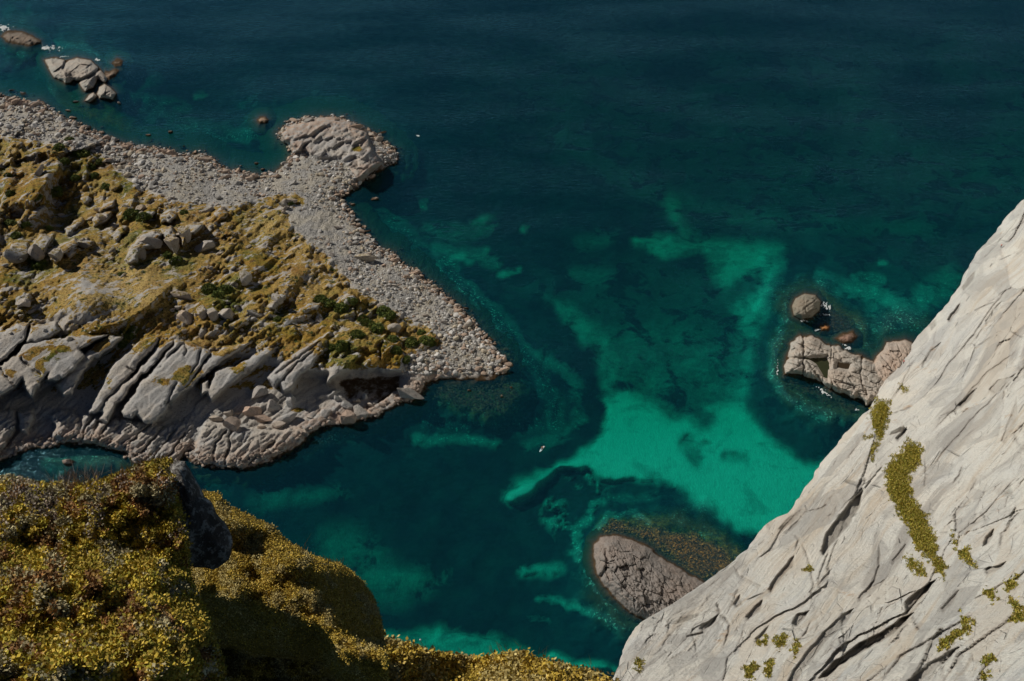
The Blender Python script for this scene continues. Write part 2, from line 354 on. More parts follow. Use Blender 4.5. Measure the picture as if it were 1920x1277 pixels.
CRAGS = [([(20,455),(50,457),(55,470),(40,490),(22,488)],4.5),([(57,465),(75,440),(97,445),(90,465),(70,492),(60,485)],5),([(95,485),(112,460),(140,444),(149,455),(120,475),(105,493)],6),([(142,450),(165,443),(176,455),(160,466),(150,461)],3.5),
 ([(235,485),(240,468),(255,450),(262,440),(290,431),(306,440),(286,461),(262,468),(256,490),(240,496)],7),([(302,430),(320,424),(331,440),(323,462),(311,450)],6.5),([(333,440),(345,427),(360,419),(382,422),(372,433),(351,446),(345,461)],7),
 ([(172,412),(188,400),(210,398),(205,410),(188,420),(176,424)],4),([(210,440),(222,428),(238,424),(232,440),(218,452)],4),([(262,400),(275,392),(292,396),(284,408),(268,412)],3.5),([(120,430),(135,418),(155,408),(160,414),(140,432),(126,440)],3.5),
 ([(60,395),(82,384),(88,392),(66,410),(52,412)],3),([(500,575),(512,560),(528,548),(540,552),(530,566),(512,580)],4),([(560,578),(580,566),(600,568),(592,580),(570,586)],3),([(640,560),(655,550),(668,556),(660,568),(645,572)],3),([(30,560),(44,548),(58,556),(52,572),(34,576)],3),
 ([(300,405),(318,396),(330,402),(320,416),(304,420)],3.5),([(400,400),(420,392),(430,400),(418,410)],2.5),([(150,372),(164,366),(172,374),(160,384)],3),([(180,395),(196,380),(216,374),(214,384),(196,398)],3.5),([(430,610),(450,596),(470,592),(464,606),(440,620)],3),([(120,470),(134,462),(150,464),(144,476),(126,482)],2.5)]
CRACKS = [([(186,770),(205,745),(250,700),(285,665),(310,640)],3), ([(214,768),(238,742),(290,692),(330,655),(352,640)],4), ([(270,705),(300,690),(330,655)],2),
 ([(313,756),(320,735),(330,718)],3), ([(345,640),(350,655),(345,668)],2),([(240,690),(262,695)],2),([(380,650),(372,680),(360,700)],2),
 ([(470,700),(500,670),(540,640)],3),([(520,700),(560,668),(600,640)],3),([(530,715),(548,690),(590,655)],2.5),([(40,672),(60,690),(75,700)],3),([(0,690),(20,715),(35,728)],2),
 ([(420,870),(430,840),(428,815),(440,800)],2.5),([(460,875),(490,850),(515,830)],2.5),([(400,860),(405,830),(425,810)],2.5),([(150,835),(160,800),(175,782)],3),([(178,838),(190,815),(205,790)],3),([(250,860),(290,822),(305,800)],2),([(280,868),(310,830),(330,805)],2),([(300,872),(330,838),(345,812)],2),([(230,842),(262,810),(280,798)],2)]

# ------------------------------------------------------------------ seabed
def build_seabed():
    xs = np.arange(-700, 2640, 4.0); ys = np.arange(-260, 1700, 4.0); x, y = np.meshgrid(xs, ys)
    wx = x+14*fbm(P3(x, y, 60), 3, 11)+5*fbm(P3(x, y, 14), 2, 12); wy = y+10*fbm(P3(x, y, 60), 3, 21)+4*fbm(P3(x, y, 14), 2, 22)
    b = np.zeros(x.shape); s = b.copy()
    def poly(pts, v, blur, mode='max', arr=None):
        nonlocal b
        sl = box_of(x, y, pts, blur+25); d = sdp(wx[sl], wy[sl], pts); f = sst(-blur, blur, d)
        b[sl] = np.maximum(b[sl], v*f) if mode == 'max' else b[sl]*(1-f)+v*f
    def line(pts, v, wd, spk=0, mode='max'):
        nonlocal b, s
        if len(pts) == 1: pts = [pts[0], (pts[0][0]+1, pts[0][1])]
        sl = box_of(x, y, pts, wd*2+25); d, _, t = seg_dist(wx[sl], wy[sl], pts); f = 1-sst(wd*.1, wd*1.6, d)
        b[sl] = np.maximum(b[sl], v*f) if mode == 'max' else b[sl]*(1-f)+v*f
        if spk: s[sl] = np.maximum(s[sl], f*spk)
    # open water glimmers
    poly([(900,120),(1250,60),(1700,150),(1850,330),(1500,420),(1200,330),(980,260)], .10, 120)
    poly([(1450,120),(1700,60),(2000,60),(2000,380),(1750,400),(1600,330)], .15, 110)
    line([(1040,250),(1150,320),(1300,390),(1500,420),(1750,430)], .14, 26)
    poly([(930,560),(1100,500),(1200,480),(1350,520),(1430,600),(1420,760),(1150,740),(1040,640)], .09, 50)
    poly([(1120,610),(1200,600),(1330,620),(1410,640),(1400,760),(1180,760),(1120,720)], .24, 45); poly([(1030,560),(1090,580),(1160,660),(1180,770),(1135,770),(1118,700),(1070,630)], .42, 20)
    poly([(1308,455),(1400,452),(1462,455),(1452,530),(1430,600),(1395,610),(1345,540)], .62, 20)
    poly([(1182,445),(1250,440),(1310,455),(1330,475),(1230,478),(1190,463)], .55, 12)
    line([(1250,380),(1275,420),(1290,450)], .4, 20)
    poly([(1130,742),(1180,732),(1250,765),(1310,760),(1390,755),(1440,800),(1500,850),(1560,880),(1540,930),(1480,985),(1430,1005),(1380,1000),(1330,960),(1270,922),(1220,905),(1150,905),(1110,885),(1060,890),(1010,912),(965,940),(960,922),(1000,893),(1060,860),(1110,838),(1135,800)], .95, 22)
    line([(1400,620),(1415,680),(1380,740)], .38, 30)
    line([(965,935),(1020,900),(1080,870)], .8, 16)
    # darks in the bright sand
    line([(1370,555),(1395,540),(1415,528)], .12, 24, 0, 'set'); line([(1260,768),(1300,762),(1325,785)], .16, 26, 0, 'set'); line([(1295,832),(1310,866)], .5, 22, 0, 'set'); line([(1365,858),(1400,862)], .6, 14, 0, 'set'); line([(1210,665),(1290,640)], .22, 40, 0, 'set')
    for p in [(1290,828),(1322,834),(1300,862)]: line([p, (p[0]+8, p[1]+2)], .5, 8, 0, 'set')
    poly([(1440,480),(1530,470),(1560,560),(1480,640),(1430,720),(1425,790),(1470,830),(1560,860),(1600,900),(1640,700),(1800,460),(1500,440)], .05, 22, 'set')
    line([(1440,640),(1425,720),(1440,780),(1520,840)], .03, 24, 0, 'set')
    # kelp round the spit
    poly([(850,540),(1000,560),(1060,620),(1110,690),(1125,760),(1115,820),(1060,850),(980,850),(900,870),(700,860),(560,880),(560,800),(760,740),(960,720)], .02, 16, 'set')
    line([(830,492),(870,540),(910,575),(960,640),(1005,690),(1035,750),(1040,790)], .42, 18, 1.0)
    line([(1010,670),(1060,690),(1085,740),(1085,790),(1050,822),(1000,838)], .34, 16, .35)
    line([(775,822),(830,828),(880,826),(930,835)], .55, 11, .5); line([(600,825),(640,815),(690,800)], .4, 12, 1.0)
    line([(390,895),(450,900),(520,882),(580,850)], .5, 8, .6); line([(800,790),(860,800),(960,800),(1010,790)], .22, 20, 1.0)
    line([(720,742),(800,772),(900,765),(1000,760),(980,720)], .10, 40, .9)
    # right of the beach
    line([(715,350),(740,390),(745,420),(780,470)], .38, 20, .9); line([(745,400),(765,385),(795,380)], .6, 10, .6); line([(725,335),(765,330)], .35, 9, .6)
    line([(805,430),(850,440),(910,425),(920,415)], .3, 14, .4); line([(890,415),(915,410)], .5, 9); line([(820,470),(900,475),(925,490)], .36, 14, .3)
    line([(826,497),(850,482),(866,480)], .75, 8); line([(940,514),(972,506)], .62, 9); line([(985,428)], .5, 7); line([(875,485),(905,470)],.5,9)
    line([(1090,455),(1140,450)], .2, 20); line([(1080,520),(1150,525)], .2, 20); line([(1365,415),(1385,415)],.2,9)
    # rocky cove top left
    line([(215,135),(250,150),(285,150)], .4, 12, .9); line([(215,165),(270,190),(330,200),(345,200)], .42, 10, .8); line([(230,190),(320,215),(370,240),(420,250)], .26, 18, .9)
    line([(400,262),(450,252),(500,245),(520,255)], .45, 12, .9); line([(360,180),(372,180)], .45, 6); line([(340,232),(370,232)], .5, 6)
    line([(60,75),(110,80),(155,90),(178,108)], .5, 7, .3); line([(0,92),(40,100),(90,108)], .4, 8); line([(20,150),(80,145)], .12, 25, .8)
    line([(90,862),(150,858),(190,868),(220,862)], .38, 9, 1.0); line([(120,890),(60,862)],.3,8,.9); line([(250,885),(340,890)], .3, 7,.8)
    # round the right islets
    line([(1535,525),(1590,545),(1640,550),(1700,575)], .5, 18, .35); line([(1600,520),(1650,522)], .62, 9, .8); line([(1530,522),(1560,528)],.5,7,.8)
    line([(1640,590),(1700,600),(1730,560),(1780,530)], .42, 28, .4); line([(1590,610),(1660,615)], .35, 16, .8); line([(1645,494),(1655,492)], .5, 7)
    line([(1465,600),(1480,590),(1470,570)], .4, 8, .5); line([(1462,620),(1448,660),(1446,700),(1465,735),(1500,760),(1540,785)], .5, 7, .3); line([(1490,750),(1540,770),(1580,795)], .35, 10)
    # round the lower islet
    poly([(1005,905),(1040,885),(1100,885),(1130,905),(1200,905),(1270,920),(1290,950),(1350,985),(1390,1020),(1420,1040),(1400,1100),(1250,1200),(1180,1180),(1100,1110),(1060,1040),(1010,980),(1000,940)], .02, 9, 'set')
    reef = sst(-12, 16, sdp(x, y, [(1000,935),(1020,900),(1060,885),(1120,888),(1140,920),(1130,960),(1230,990),(1180,1000),(1120,1010),(1100,1080),(1060,1030),(1015,975)])); rn = ridged(P3(x, y, 26), 4, 95)+.5*noise(P3(x, y, 9), 96)
    b = np.where(reef > 0, np.maximum(b, reef*.60*sst(.08, .34, fbm(P3(x, y, 24), 5, 95, .6))), b); s = np.maximum(s, reef*.45)
    line([(1030,945),(1055,950)], .5, 9, .3); line([(1100,893),(1112,900)], .55, 9, .2); line([(1080,990),(1105,978)], .5, 7, .3); line([(1098,1040),(1108,1008),(1145,965),(1180,965),(1215,985)], .55, 6, .8)
    line([(1140,930),(1180,940),(1230,930)], .22, 9, .6); line([(1098,1068),(1120,1100),(1160,1140),(1205,1170)], .6, 4, .2); line([(1300,1000),(1330,1010)], .2, 8)
    line([(985,1068),(1050,1066)], .5, 13); line([(1010,1125),(1080,1130),(1130,1150),(1162,1176)], .4, 9); line([(990,1158),(1020,1160)], .3, 8)
    # lower bay
    poly([(720,1190),(780,1182),(860,1180),(940,1190),(990,1220),(900,1260),(740,1230)], .62, 16); poly([(1010,1232),(1040,1222),(1080,1236),(1140,1240),(1155,1252),(1090,1262)], .68, 9)
    poly([(690,1060),(780,1070),(840,1085),(800,1110),(700,1120)], .34, 28); line([(480,940),(560,935),(640,915)], .22, 18); line([(640,1020),(730,1100)], .26, 45)
    line([(1700,170),(1800,220)], .0, 60, 0, 'set'); line([(1230,135),(1290,140)], .0, 30, 0, 'set')
    line([(1025,590),(1068,640),(1105,700),(1122,760),(1112,810),(1075,848),(1010,862)], .0, 17, 0, 'set')
    b = np.clip(b, 0, 1)
    # depth
    c0 = -sdp(x[::4, ::4], y[::4, ::4], COAST); c1 = np.stack([np.interp(xs, xs[::4], q_) for q_ in c0]); cd = np.stack([np.interp(ys, ys[::4], c1[:, k_]) for k_ in range(c1.shape[1])], 1)
    isl = np.full(x.shape, 1e9)
    for cx, cy, r in [(40,68,30),(145,145,55),(195,175,25),(1512,575,32),(1550,680,85),(1620,700,60),(1210,1080,90),(1700,660,60),(490,226,8),(1270,1060,80)]:
        isl = np.minimum(isl, np.hypot(x-cx, y-cy)-r)
    isl = isl+16*fbm(P3(x, y, 26), 4, 33); cd = np.minimum(cd, isl)+5*fbm(P3(x, y, 16), 3, 34)
    deep = 12+9*sst(600, 150, y)+0*x
    sand_d = 11-4.5*sst(700, 900, y)
    far = 1-np.exp(-np.clip(cd, 0, None)/85)
    dep = 1.2+(deep-1.2)*far
    dep = dep*(1-sst(.3, .8, b)) + np.minimum(dep, sand_d)*sst(.3, .8, b)
    dep = dep*(1+.16*fbm(P3(x, y, 60), 3, 31)*(1-.8*sst(.3, .7, b)))+.5*s*noise(P3(x, y, 14), 5)
    rust = np.zeros(x.shape)
    for pts, z_, ru in [([(1118,1000),(1135,975),(1200,978),(1270,985),(1330,1000),(1385,1030),(1410,1070),(1380,1110),(1290,1100),(1250,1050),(1180,1010)],1.3,1.0),([(780,705),(900,700),(965,690),(985,730),(965,775),(920,785),(840,770),(770,745)],2.6,.45),
                        ([(1455,640),(1480,615),(1540,620),(1610,650),(1650,690),(1640,770),(1590,785),(1520,745),(1470,720),(1452,690)],1.5,.5),([(1470,560),(1500,535),(1545,540),(1580,570),(1612,600),(1615,640),(1560,640),(1500,612),(1472,590)],1.4,.55),
                        ([(640,440),(660,400),(690,420),(740,470),(720,480)],1.6,.7),([(100,190),(160,165),(200,200),(260,250),(200,250),(130,225)],2.2,.5),([(560,830),(600,800),(640,800),(610,825),(570,850)],1.4,.7),([(85,860),(230,850),(330,880),(300,900),(120,890)],1.8,.2)]:
        q = sdp(wx, wy, pts); q = q+12*fbm(P3(x, y, 22), 4, 38); f = sst(-24, 20, q); dep = dep*(1-f)+np.minimum(dep, z_*(1+.5*fbm(P3(x, y, 12), 3, 35)))*f; rust = np.maximum(rust, ru*f)
    ring = sst(60, 10, cd+12*fbm(P3(x, y, 20), 3, 36)); b = np.maximum(b, ring*.20*sst(-.1, .3, fbm(P3(x, y, 14), 3, 37))*(1-.7*sst(0, .5, rust))); s = np.maximum(s, ring*.9)
    inl = sst(25, -40, cd)
    dep = np.clip(dep, .7, None)
    dep = dep*(1-inl)+(4)*inl
    P = at(x, y, -dep)
    s_ = N('seabed_sand_and_kelp'); g = s_.geo(); Pp = g.outputs['Position']
    sand = s_.attr('sand'); spk = s_.attr('speck'); deepw = s_.attr('shore')
    n1 = s_.noise(Pp, .16, 6, .7); v1 = s_.noise(Pp, 1.1, 3, .6); v2 = s_.noise(Pp, .45, 5, .75)
    f = s_.math('ADD', sand, s_.math('MULTIPLY', s_.math('SUBTRACT', n1, .5), s_.math('MULTIPLY', s_.rng(sand, 0, .45, .06, .9), s_.rng(sand, .6, 1.0, 1.0, .25))))
    n4 = s_.noise(Pp, .07, 5, .65, .6); n5 = s_.noise(Pp, .6, 6, .75)
    f = s_.math('ADD', f, s_.math('MULTIPLY', s_.math('SUBTRACT', n5, .5), s_.rng(sand, .02, .25, .05, .42)))
    f = s_.math('SUBTRACT', f, s_.math('MULTIPLY', s_.rng(n4, .50, .66), s_.rng(sand, .2, 1.0, .25, .30)))
    rip = s_.n('ShaderNodeTexWave', i_Vector=Pp, i_Scale=.35, i_Distortion=14.0, i_Detail=3.0, wave_type='BANDS').outputs['Fac']
    f = s_.math('MULTIPLY', f, s_.rng(rip, 0, 1, .90, 1.06))
    spot = s_.math('MULTIPLY', s_.rng(v1, .52, .66), s_.rng(v2, .42, .6))
    f2 = s_.math('MULTIPLY', f, s_.mix(spk, (1, 1, 1), s_.mix(spot, (.10, .10, .10), (2.6, 2.6, 2.6))))
    kelp = s_.mix(deepw, s_.mix(s_.rng(s_.noise(Pp, .12, 4, .6), .35, .65), (.030, .042, .044), (.016, .024, .031)), s_.mix(s_.noise(Pp, .5, 5, .7), (.02, .017, .012), (.085, .055, .024)))
    kelp = s_.mix(s_.math('MULTIPLY', s_.attr('rust'), s_.rng(s_.noise(Pp, .8, 5, .75), .42, .62)), kelp, (.30, .13, .03))
    col = s_.mix(s_.math('MULTIPLY', f2, 1, clamp=True), kelp, (.60, .62, .47))
    m = s_.bsdf(col, 1.0, s_.bump(v2, .6, .8), 0)
    shore = np.maximum(sst(45, 4, cd), sst(.1, .4, rust))*(1-sst(.2, .5, b))
    o = grid_mesh('seabed', P, None, m, {'sand': b, 'speck': np.clip(s, 0, 1), 'shore': shore, 'rust': rust})
    tag(o, kind='structure', label='pale sand and dark kelp bed under the clear water')
build_seabed()

# ------------------------------------------------------------------ water
def build_water():
    s = N('sea_water'); P = s.geo().outputs['Position']
    w1 = s.noise(s.mapping(P, (.22, .55, 1), (0, 0, .25)), 1.0, 4, .62); w2 = s.noise(s.mapping(P, (1, 1.9, 1), (0, 0, .5)), .9, 4, .6)
    big = s.noise(s.mapping(P, (.01, .03, 1), (0, 0, .1)), 1, 3, .5)
    hgt = s.math('ADD', w1, s.math('MULTIPLY', w2, .45))
    nrm = s.bump(hgt, s.rng(big, .3, .7, .45, .85), .62)
    gl = s.n('ShaderNodeBsdfGlossy', i_Color=(.42, .88, 1), i_Roughness=.10); s.set(gl.inputs['Normal'], nrm)
    tr = s.n('ShaderNodeBsdfTransparent'); df = s.n('ShaderNodeBsdfDiffuse', i_Color=(.012, .14, .22)); s.set(df.inputs['Normal'], nrm)
    body = s.n('ShaderNodeMixShader', i_0=.11); s.t.links.new(tr.outputs[0], body.inputs[1]); s.t.links.new(df.outputs[0], body.inputs[2])
    fr = s.n('ShaderNodeFresnel'); s.set(fr.inputs['IOR'], s.rng(s.geo().outputs['Backfacing'], 0, 1, 1.33, .7519, False)); s.set(fr.inputs['Normal'], nrm)
    mx = s.n('ShaderNodeMixShader'); s.set(mx.inputs[0], fr.outputs[0]); s.t.links.new(body.outputs[0], mx.inputs[1]); s.t.links.new(gl.outputs[0], mx.inputs[2])
    s.t.links.new(mx.outputs[0], s.out.inputs[0])
    va = s.n('ShaderNodeVolumeAbsorption', i_Color=(0.0, .915, .885), i_Density=.26); s.t.links.new(va.outputs[0], s.out.inputs[1])
    X, Y0, Y1, Z = 6000, -400, 9000, -45
    V = [(-X, Y0, 0), (X, Y0, 0), (X, Y1, 0), (-X, Y1, 0), (-X, Y0, Z), (X, Y0, Z), (X, Y1, Z), (-X, Y1, Z)]
    Fc = [(0, 1, 2, 3), (7, 6, 5, 4), (4, 5, 1, 0), (5, 6, 2, 1), (6, 7, 3, 2), (7, 4, 0, 3)]
    tag(mesh_np('sea', V, Fc, s.m), kind='structure', label='clear teal and turquoise sea water')
    b2 = mesh_np('sea_floor', [(-X, Y0, -44), (X, Y0, -44), (X, Y1, -44), (-X, Y1, -44)], [(0, 1, 2, 3)], mat_plain('deep_sea_floor', (.03, .04, .04)))
    tag(b2, kind='structure')
build_water()

# ------------------------------------------------------------------ headland terrain
HX = np.arange(-500, 985, 2.0); HY = np.arange(150, 960, 2.0); hx, hy = np.meshgrid(HX, HY)
def build_headland():
    x, y = hx, hy
    sd = sdp(x+3*noise(P3(x, y, 9), 3)+2*noise(P3(x, y, 4), 4), y+2*noise(P3(x, y, 8), 5), COAST)
    # ridge direction on the ground: lower-left to upper-right
    c, s_ = math.cos(math.radians(-38)), math.sin(math.radians(-38))
    u = x*c+y*s_; v = (-x*s_+y*c)
    base = height_base(x+8*noise(P3(x, y, 35), 7), y+8*noise(P3(x, y, 35), 8), HCTRL)
    moor = sst(-14, 14, sdp(x, y, MOOR)); knob = sst(-4, 10, sdp(x, y, KNOB)); low = sst(-10, 14, sdp(x, y, SLABS_LOW))*(1-moor)
    h = base.copy()
    wx = x+4*fbm(P3(x, y, 22), 3, 41); wy = y+4*fbm(P3(x, y, 22), 3, 42)
    scarp = np.zeros(x.shape)
    ground = np.interp(y, [560, 620, 650, 700, 770, 800, 860], [15, 13, 9.5, 5.5, 3.0, 1.6, .6]); ground = ground*(1-sst(520, 600, x))+2.3*sst(520, 600, x)
    h = h*(1-low)+np.minimum(h, ground)*low
    for pts, drop, wd, reach in SCARPS:
        wd = wd*.75; drop = max(.34*wd, min(drop*.8, .42*wd)); reach = reach*1.1
        sl = box_of(x, y, pts, reach*3.4+10); d, sg, t = seg_dist(wx[sl], wy[sl], pts)
        end = np.minimum(sst(-.02, .12, t), sst(1.02, .88, t)); sdn = d*sg
        lo = -drop*.5*sst(0, wd*.55, sdn)*np.exp(-np.clip(sdn-wd, 0, None)/reach)*(sdn > 0)
        hi = drop*.5*np.exp(np.clip(sdn, None, 0)/(reach*.7))*(sdn <= 0)
        hi2 = drop*.5*(1-np.clip(sdn/wd, 0, 1))*(sdn > 0)
        lo = -drop*.5*np.clip(sdn/wd, 0, 1)*np.exp(-(np.clip(sdn-wd, 0, None)/(reach*1.6))**1.5)*(sdn > 0)
        h[sl] += (hi+hi2+lo)*end
        scarp[sl] = np.maximum(scarp[sl], end*np.exp(-d/16))
    crk = np.zeros(x.shape); slabm = np.zeros(x.shape)
    for pts, wd in CRACKS:
        sl = box_of(x, y, pts, 30); d, sg, t = seg_dist(wx[sl], wy[sl], pts); end = np.minimum(sst(0, .15, t), sst(1, .85, t))
        h[sl] += end*(-1.5*np.exp(-(d/(wd*.9))**2) + .8*np.exp(-d/14)*(sg < 0)); crk[sl] = np.maximum(crk[sl], end*np.exp(-(d/wd)**2))
    rough = .35+.65*moor
    dome = np.exp(-((x-215+.9*(y-555))/135)**2-((y-555)/42)**2); h += 3*dome
    h += moor*(1-.8*dome)*(2.6*fbm(P3(u*.45, v, 30), 4, 50)+1.1*ridged(P3(u*.35, v, 16), 4, 55)+.6*fbm(P3(x, y, 6), 3, 58))
    west = sst(330, 120, x)*sst(420, 360, y)*moor; h += west*2.2*ridged(P3(x, y, 38), 3, 57)
    shade = np.zeros(x.shape)
    for cx, cy, rx, ry in [(335,765,45,22),(430,735,50,22),(480,705,45,20),(580,725,60,28),(690,715,70,22),(165,740,25,28),(90,748,22,18)]: shade = np.maximum(shade, np.exp(-(((x-cx)/rx)**2+((y-cy)/ry)**2)**2))
    blk = low*(1-knob)*(1-.85*shade); uw = u+6*fbm(P3(x, y, 30), 2, 60); vw = v+5*fbm(P3(x, y, 30), 2, 59)
    f1, f2, cid, bx, by = worley(uw/95, vw/26, 61)
    h += .25*blk*(2.6*(cid-.5)+.8*sst(.0, .05, f2-f1)-.8-2.4*by)
    f1, f2, cid, bx, by = worley(uw/38, vw/11, 62)
    coast_rock = sst(770, 790, y)
    h += (blk*.3+knob*1.3)*(1.1*(cid-.5)+.4*sst(0, .15, f2-f1)-1.0*by*.8)
    f1, f2, cid, bx, by = worley(uw/16, vw/6, 64)
    h += (blk*.3+knob*.6)*(1.1*(cid-.5)+.4*sst(0, .2, f2-f1))
    f1, f2, cid, bx, by = worley(u/12+3, v/7, 63)
    dome = np.exp(-((x-215+.9*(y-555))/135)**2-((y-555)/42)**2)
    h += moor*(1-dome)*(cid > .76)*1.4*sst(.6, .3, f1)*sst(-.2, .25, fbm(P3(x, y, 70), 2, 65))
    h += (low+knob)*.28*ridged(P3(u*.2, v, 6), 4, 66)
    w5 = worley(uw/60, vw/17, 661); w6 = worley(uw/20, vw/7, 662); tex = 1.0*(w5[2]-.5)-1.3*w5[4]*.8+.25*fbm(P3(x, y, 7), 4, 663)
    fine_ = 1.5*(w6[2]-.5)-1.0*w6[4]-.5*sst(.10, 0, w6[1]-w6[0])+.7*ridged(P3(u*.3, v, 7), 3, 664)
    jx = x+2.2*noise(P3(x, y, 11), 665)+1.2*noise(P3(x, y, 4.5), 666); jy = y+2.2*noise(P3(x, y, 11), 667)+1.2*noise(P3(x, y, 4.5), 668)
    for pts, hc, b_, rg in SLABS:
        sl = box_of(x, y, pts, 12); d = sdp(jx[sl], jy[sl], pts); yc = np.mean([p[1] for p in pts]); xc = np.mean([p[0] for p in pts])
        hi_ = hc-b_*.6*(y[sl]-yc)-.010*(x[sl]-xc)+tex[sl]*(.40 if rg < .6 else .45)+fine_[sl]*rg*(.22 if rg < .6 else .6)-1.3*np.exp(-np.clip(d, 0, None)/3.0)
        f = sst(-2.5, 1.5, d); h[sl] = np.maximum(h[sl], h[sl]*(1-f)+hi_*f); slabm[sl] = np.maximum(slabm[sl], f)
    for pts, dh in CRAGS:
        sl = box_of(x, y, pts, 12); d = sdp(jx[sl], jy[sl], pts); f = sst(-2, 1.5, d); top = h[sl].mean()
        hi_ = h[sl]*.35+top*.65+dh-1.0*np.exp(-np.clip(d, 0, None)/3)+.8*(w6[2][sl]-.5)-.03*(x[sl]-x[sl].mean())*0; h[sl] = h[sl]*(1-f)+np.maximum(hi_, h[sl])*f; slabm[sl] = np.maximum(slabm[sl], f*.8)
    for pts, wd in CRACKS:
        sl = box_of(x, y, pts, 20); d, sg, t = seg_dist(jx[sl], jy[sl], pts); h[sl] -= 1.6*np.exp(-(d/(wd*.8))**2)*(slabm[sl] > .5)
    beach = np.clip(1-moor-low-knob, 0, 1)
    h += beach*(.35*fbm(P3(x, y, 18), 3, 70)+.3*noise(P3(x, y, 5), 71))
    h += knob*2.2
    edge = np.clip(sd, 0, None)
    k = 1-np.exp(-edge/np.where(beach > .5, 16.0, 5.0))
    hh = np.where(sd > 0, np.maximum(h, .3)*k+.05, sd*np.where(beach > .5, .14, .2)-.1)
    hh = np.clip(hh, -8, None)
    straw = sst(.3, .8, fbm(P3(x, y, 60), 2, 80)*.5+.5)*.5
    for cx, cy, rx, ry, v_ in [(500,420,55,42,1),(560,450,40,40,.7),(240,520,110,32,1),(160,560,60,30,.8),(620,520,60,50,.5),(430,640,70,25,.6)]:
        straw = np.maximum(straw, v_*np.exp(-((x-cx)/rx)**2-((y-cy)/ry)**2))
    straw = np.maximum(straw, dome)
    veg = moor*.58*(1-.5*slabm)+.55*low*(1-slabm)*sst(745, 715, y)*(x < 560)
    for cx, cy, rx, ry, v_ in [(75,665,42,16,.75),(75,690,12,28,.6),(185,648,28,14,.8),(15,700,16,12,.6),(350,705,32,22,.75),(300,715,20,12,.55),(290,640,50,14,.8),(400,640,60,16,.9),(455,690,25,14,.7),(205,715,8,16,.6),(560,650,40,18,.7),(660,680,30,18,.9),(720,670,40,18,.9),(250,650,30,20,.5),(600,640,40,30,.6),(560,768,12,5,.8),(670,280,10,6,.5),(575,345,20,12,.55),(610,315,25,6,.5),(100,655,40,8,.8),(430,660,60,10,.6)]:
        veg = np.maximum(veg, v_*np.exp(-(((x-cx)/rx)**2+((y-cy)/ry)**2)**1.5))
    for cx, cy, rx, ry in [(180,545,55,16),(120,600,60,18),(150,530,25,8)]:      # bare shining slabs on the dome
        veg *= 1-.45*np.exp(-((x-cx)/rx)**2-((y-cy)/ry)**2)
    veg = veg*(1-.4*crk)
    bm = np.where((beach > .5), .95, .05)*sst(6, 0, 0*x)+0
    beach_s = sst(.2, .8, beach)*np.where(y > 700, .3, 1)
    pink = np.clip(sst(60, 0, sd)*np.where(x > 880, 0, 1), 0, 1)*.9
    P = at(x, y, hh); mask = sd > -40
    o = grid_mesh('headland', P, mask, M_HEAD, {'veg': veg, 'moorw': moor, 'beach': beach_s, 'straw': straw, 'pink': pink})
    tag(o, kind='structure', label='rocky headland of heath, grey slabs and boulder beach')
    return hh, sd, beach_s, moor
hh, hsd, hbeach, hmoor = build_headland()
def hgt(px, py):
    i = np.clip(np.round((np.asarray(px)-HX[0])/2).astype(int), 0, len(HX)-1); j = np.clip(np.round((np.asarray(py)-HY[0])/2).astype(int), 0, len(HY)-1)
    return hh[j, i]

# ------------------------------------------------------------------ rock shapes
def ico(sub):
    import bmesh
    bm = bmesh.new(); bmesh.ops.create_icosphere(bm, subdivisions=sub, radius=1); bm.verts.ensure_lookup_table()
    V = np.array([v.co[:] for v in bm.verts]); Fc = np.array([[v.index for v in f.verts] for f in bm.faces]); bm.free(); return V, Fc
I1, I2, I3, I4 = ico(1), ico(2), ico(3), ico(4)
def rock_shape(base, seed, planes=9, cut=.72, rough=.10, block=.0):
    V, Fc = base; V = V.copy(); rs = np.random.RandomState(seed)
    for k in range(planes):
        n = rs.normal(size=3); n /= np.linalg.norm(n)
        if block and rs.rand() < block: n = np.round(n+np.sign(n)*.1); n = n/np.linalg.norm(n) if np.linalg.norm(n) else np.array([0, 0, 1.])
        c = cut+rs.rand()*(.95-cut); d = V@n-c; m = d > 0; V[m] -= np.outer(d[m], n)*.93
    V *= (1+rough*fbm(V*1.6+seed*3.1, 3, seed)[:, None]+rough*.5*fbm(V*5+seed, 3, seed+5)[:, None]); return V
ROCKS = []
for k in range(12):
    V = rock_shape(I3, 100+k, 11+k % 5, .38, .10, .5); me_o = mesh_np('boulder', V*[1, 1, 1], I3[1], M_BOULDER)
    me = me_o.data; bpy.data.objects.remove(me_o); ROCKS.append(me)
BROCKS = []
for me in ROCKS:
    m2 = me.copy(); m2.materials.clear(); m2.materials.append(M_BARE); BROCKS.append(m2)
rnd = random.Random(5)
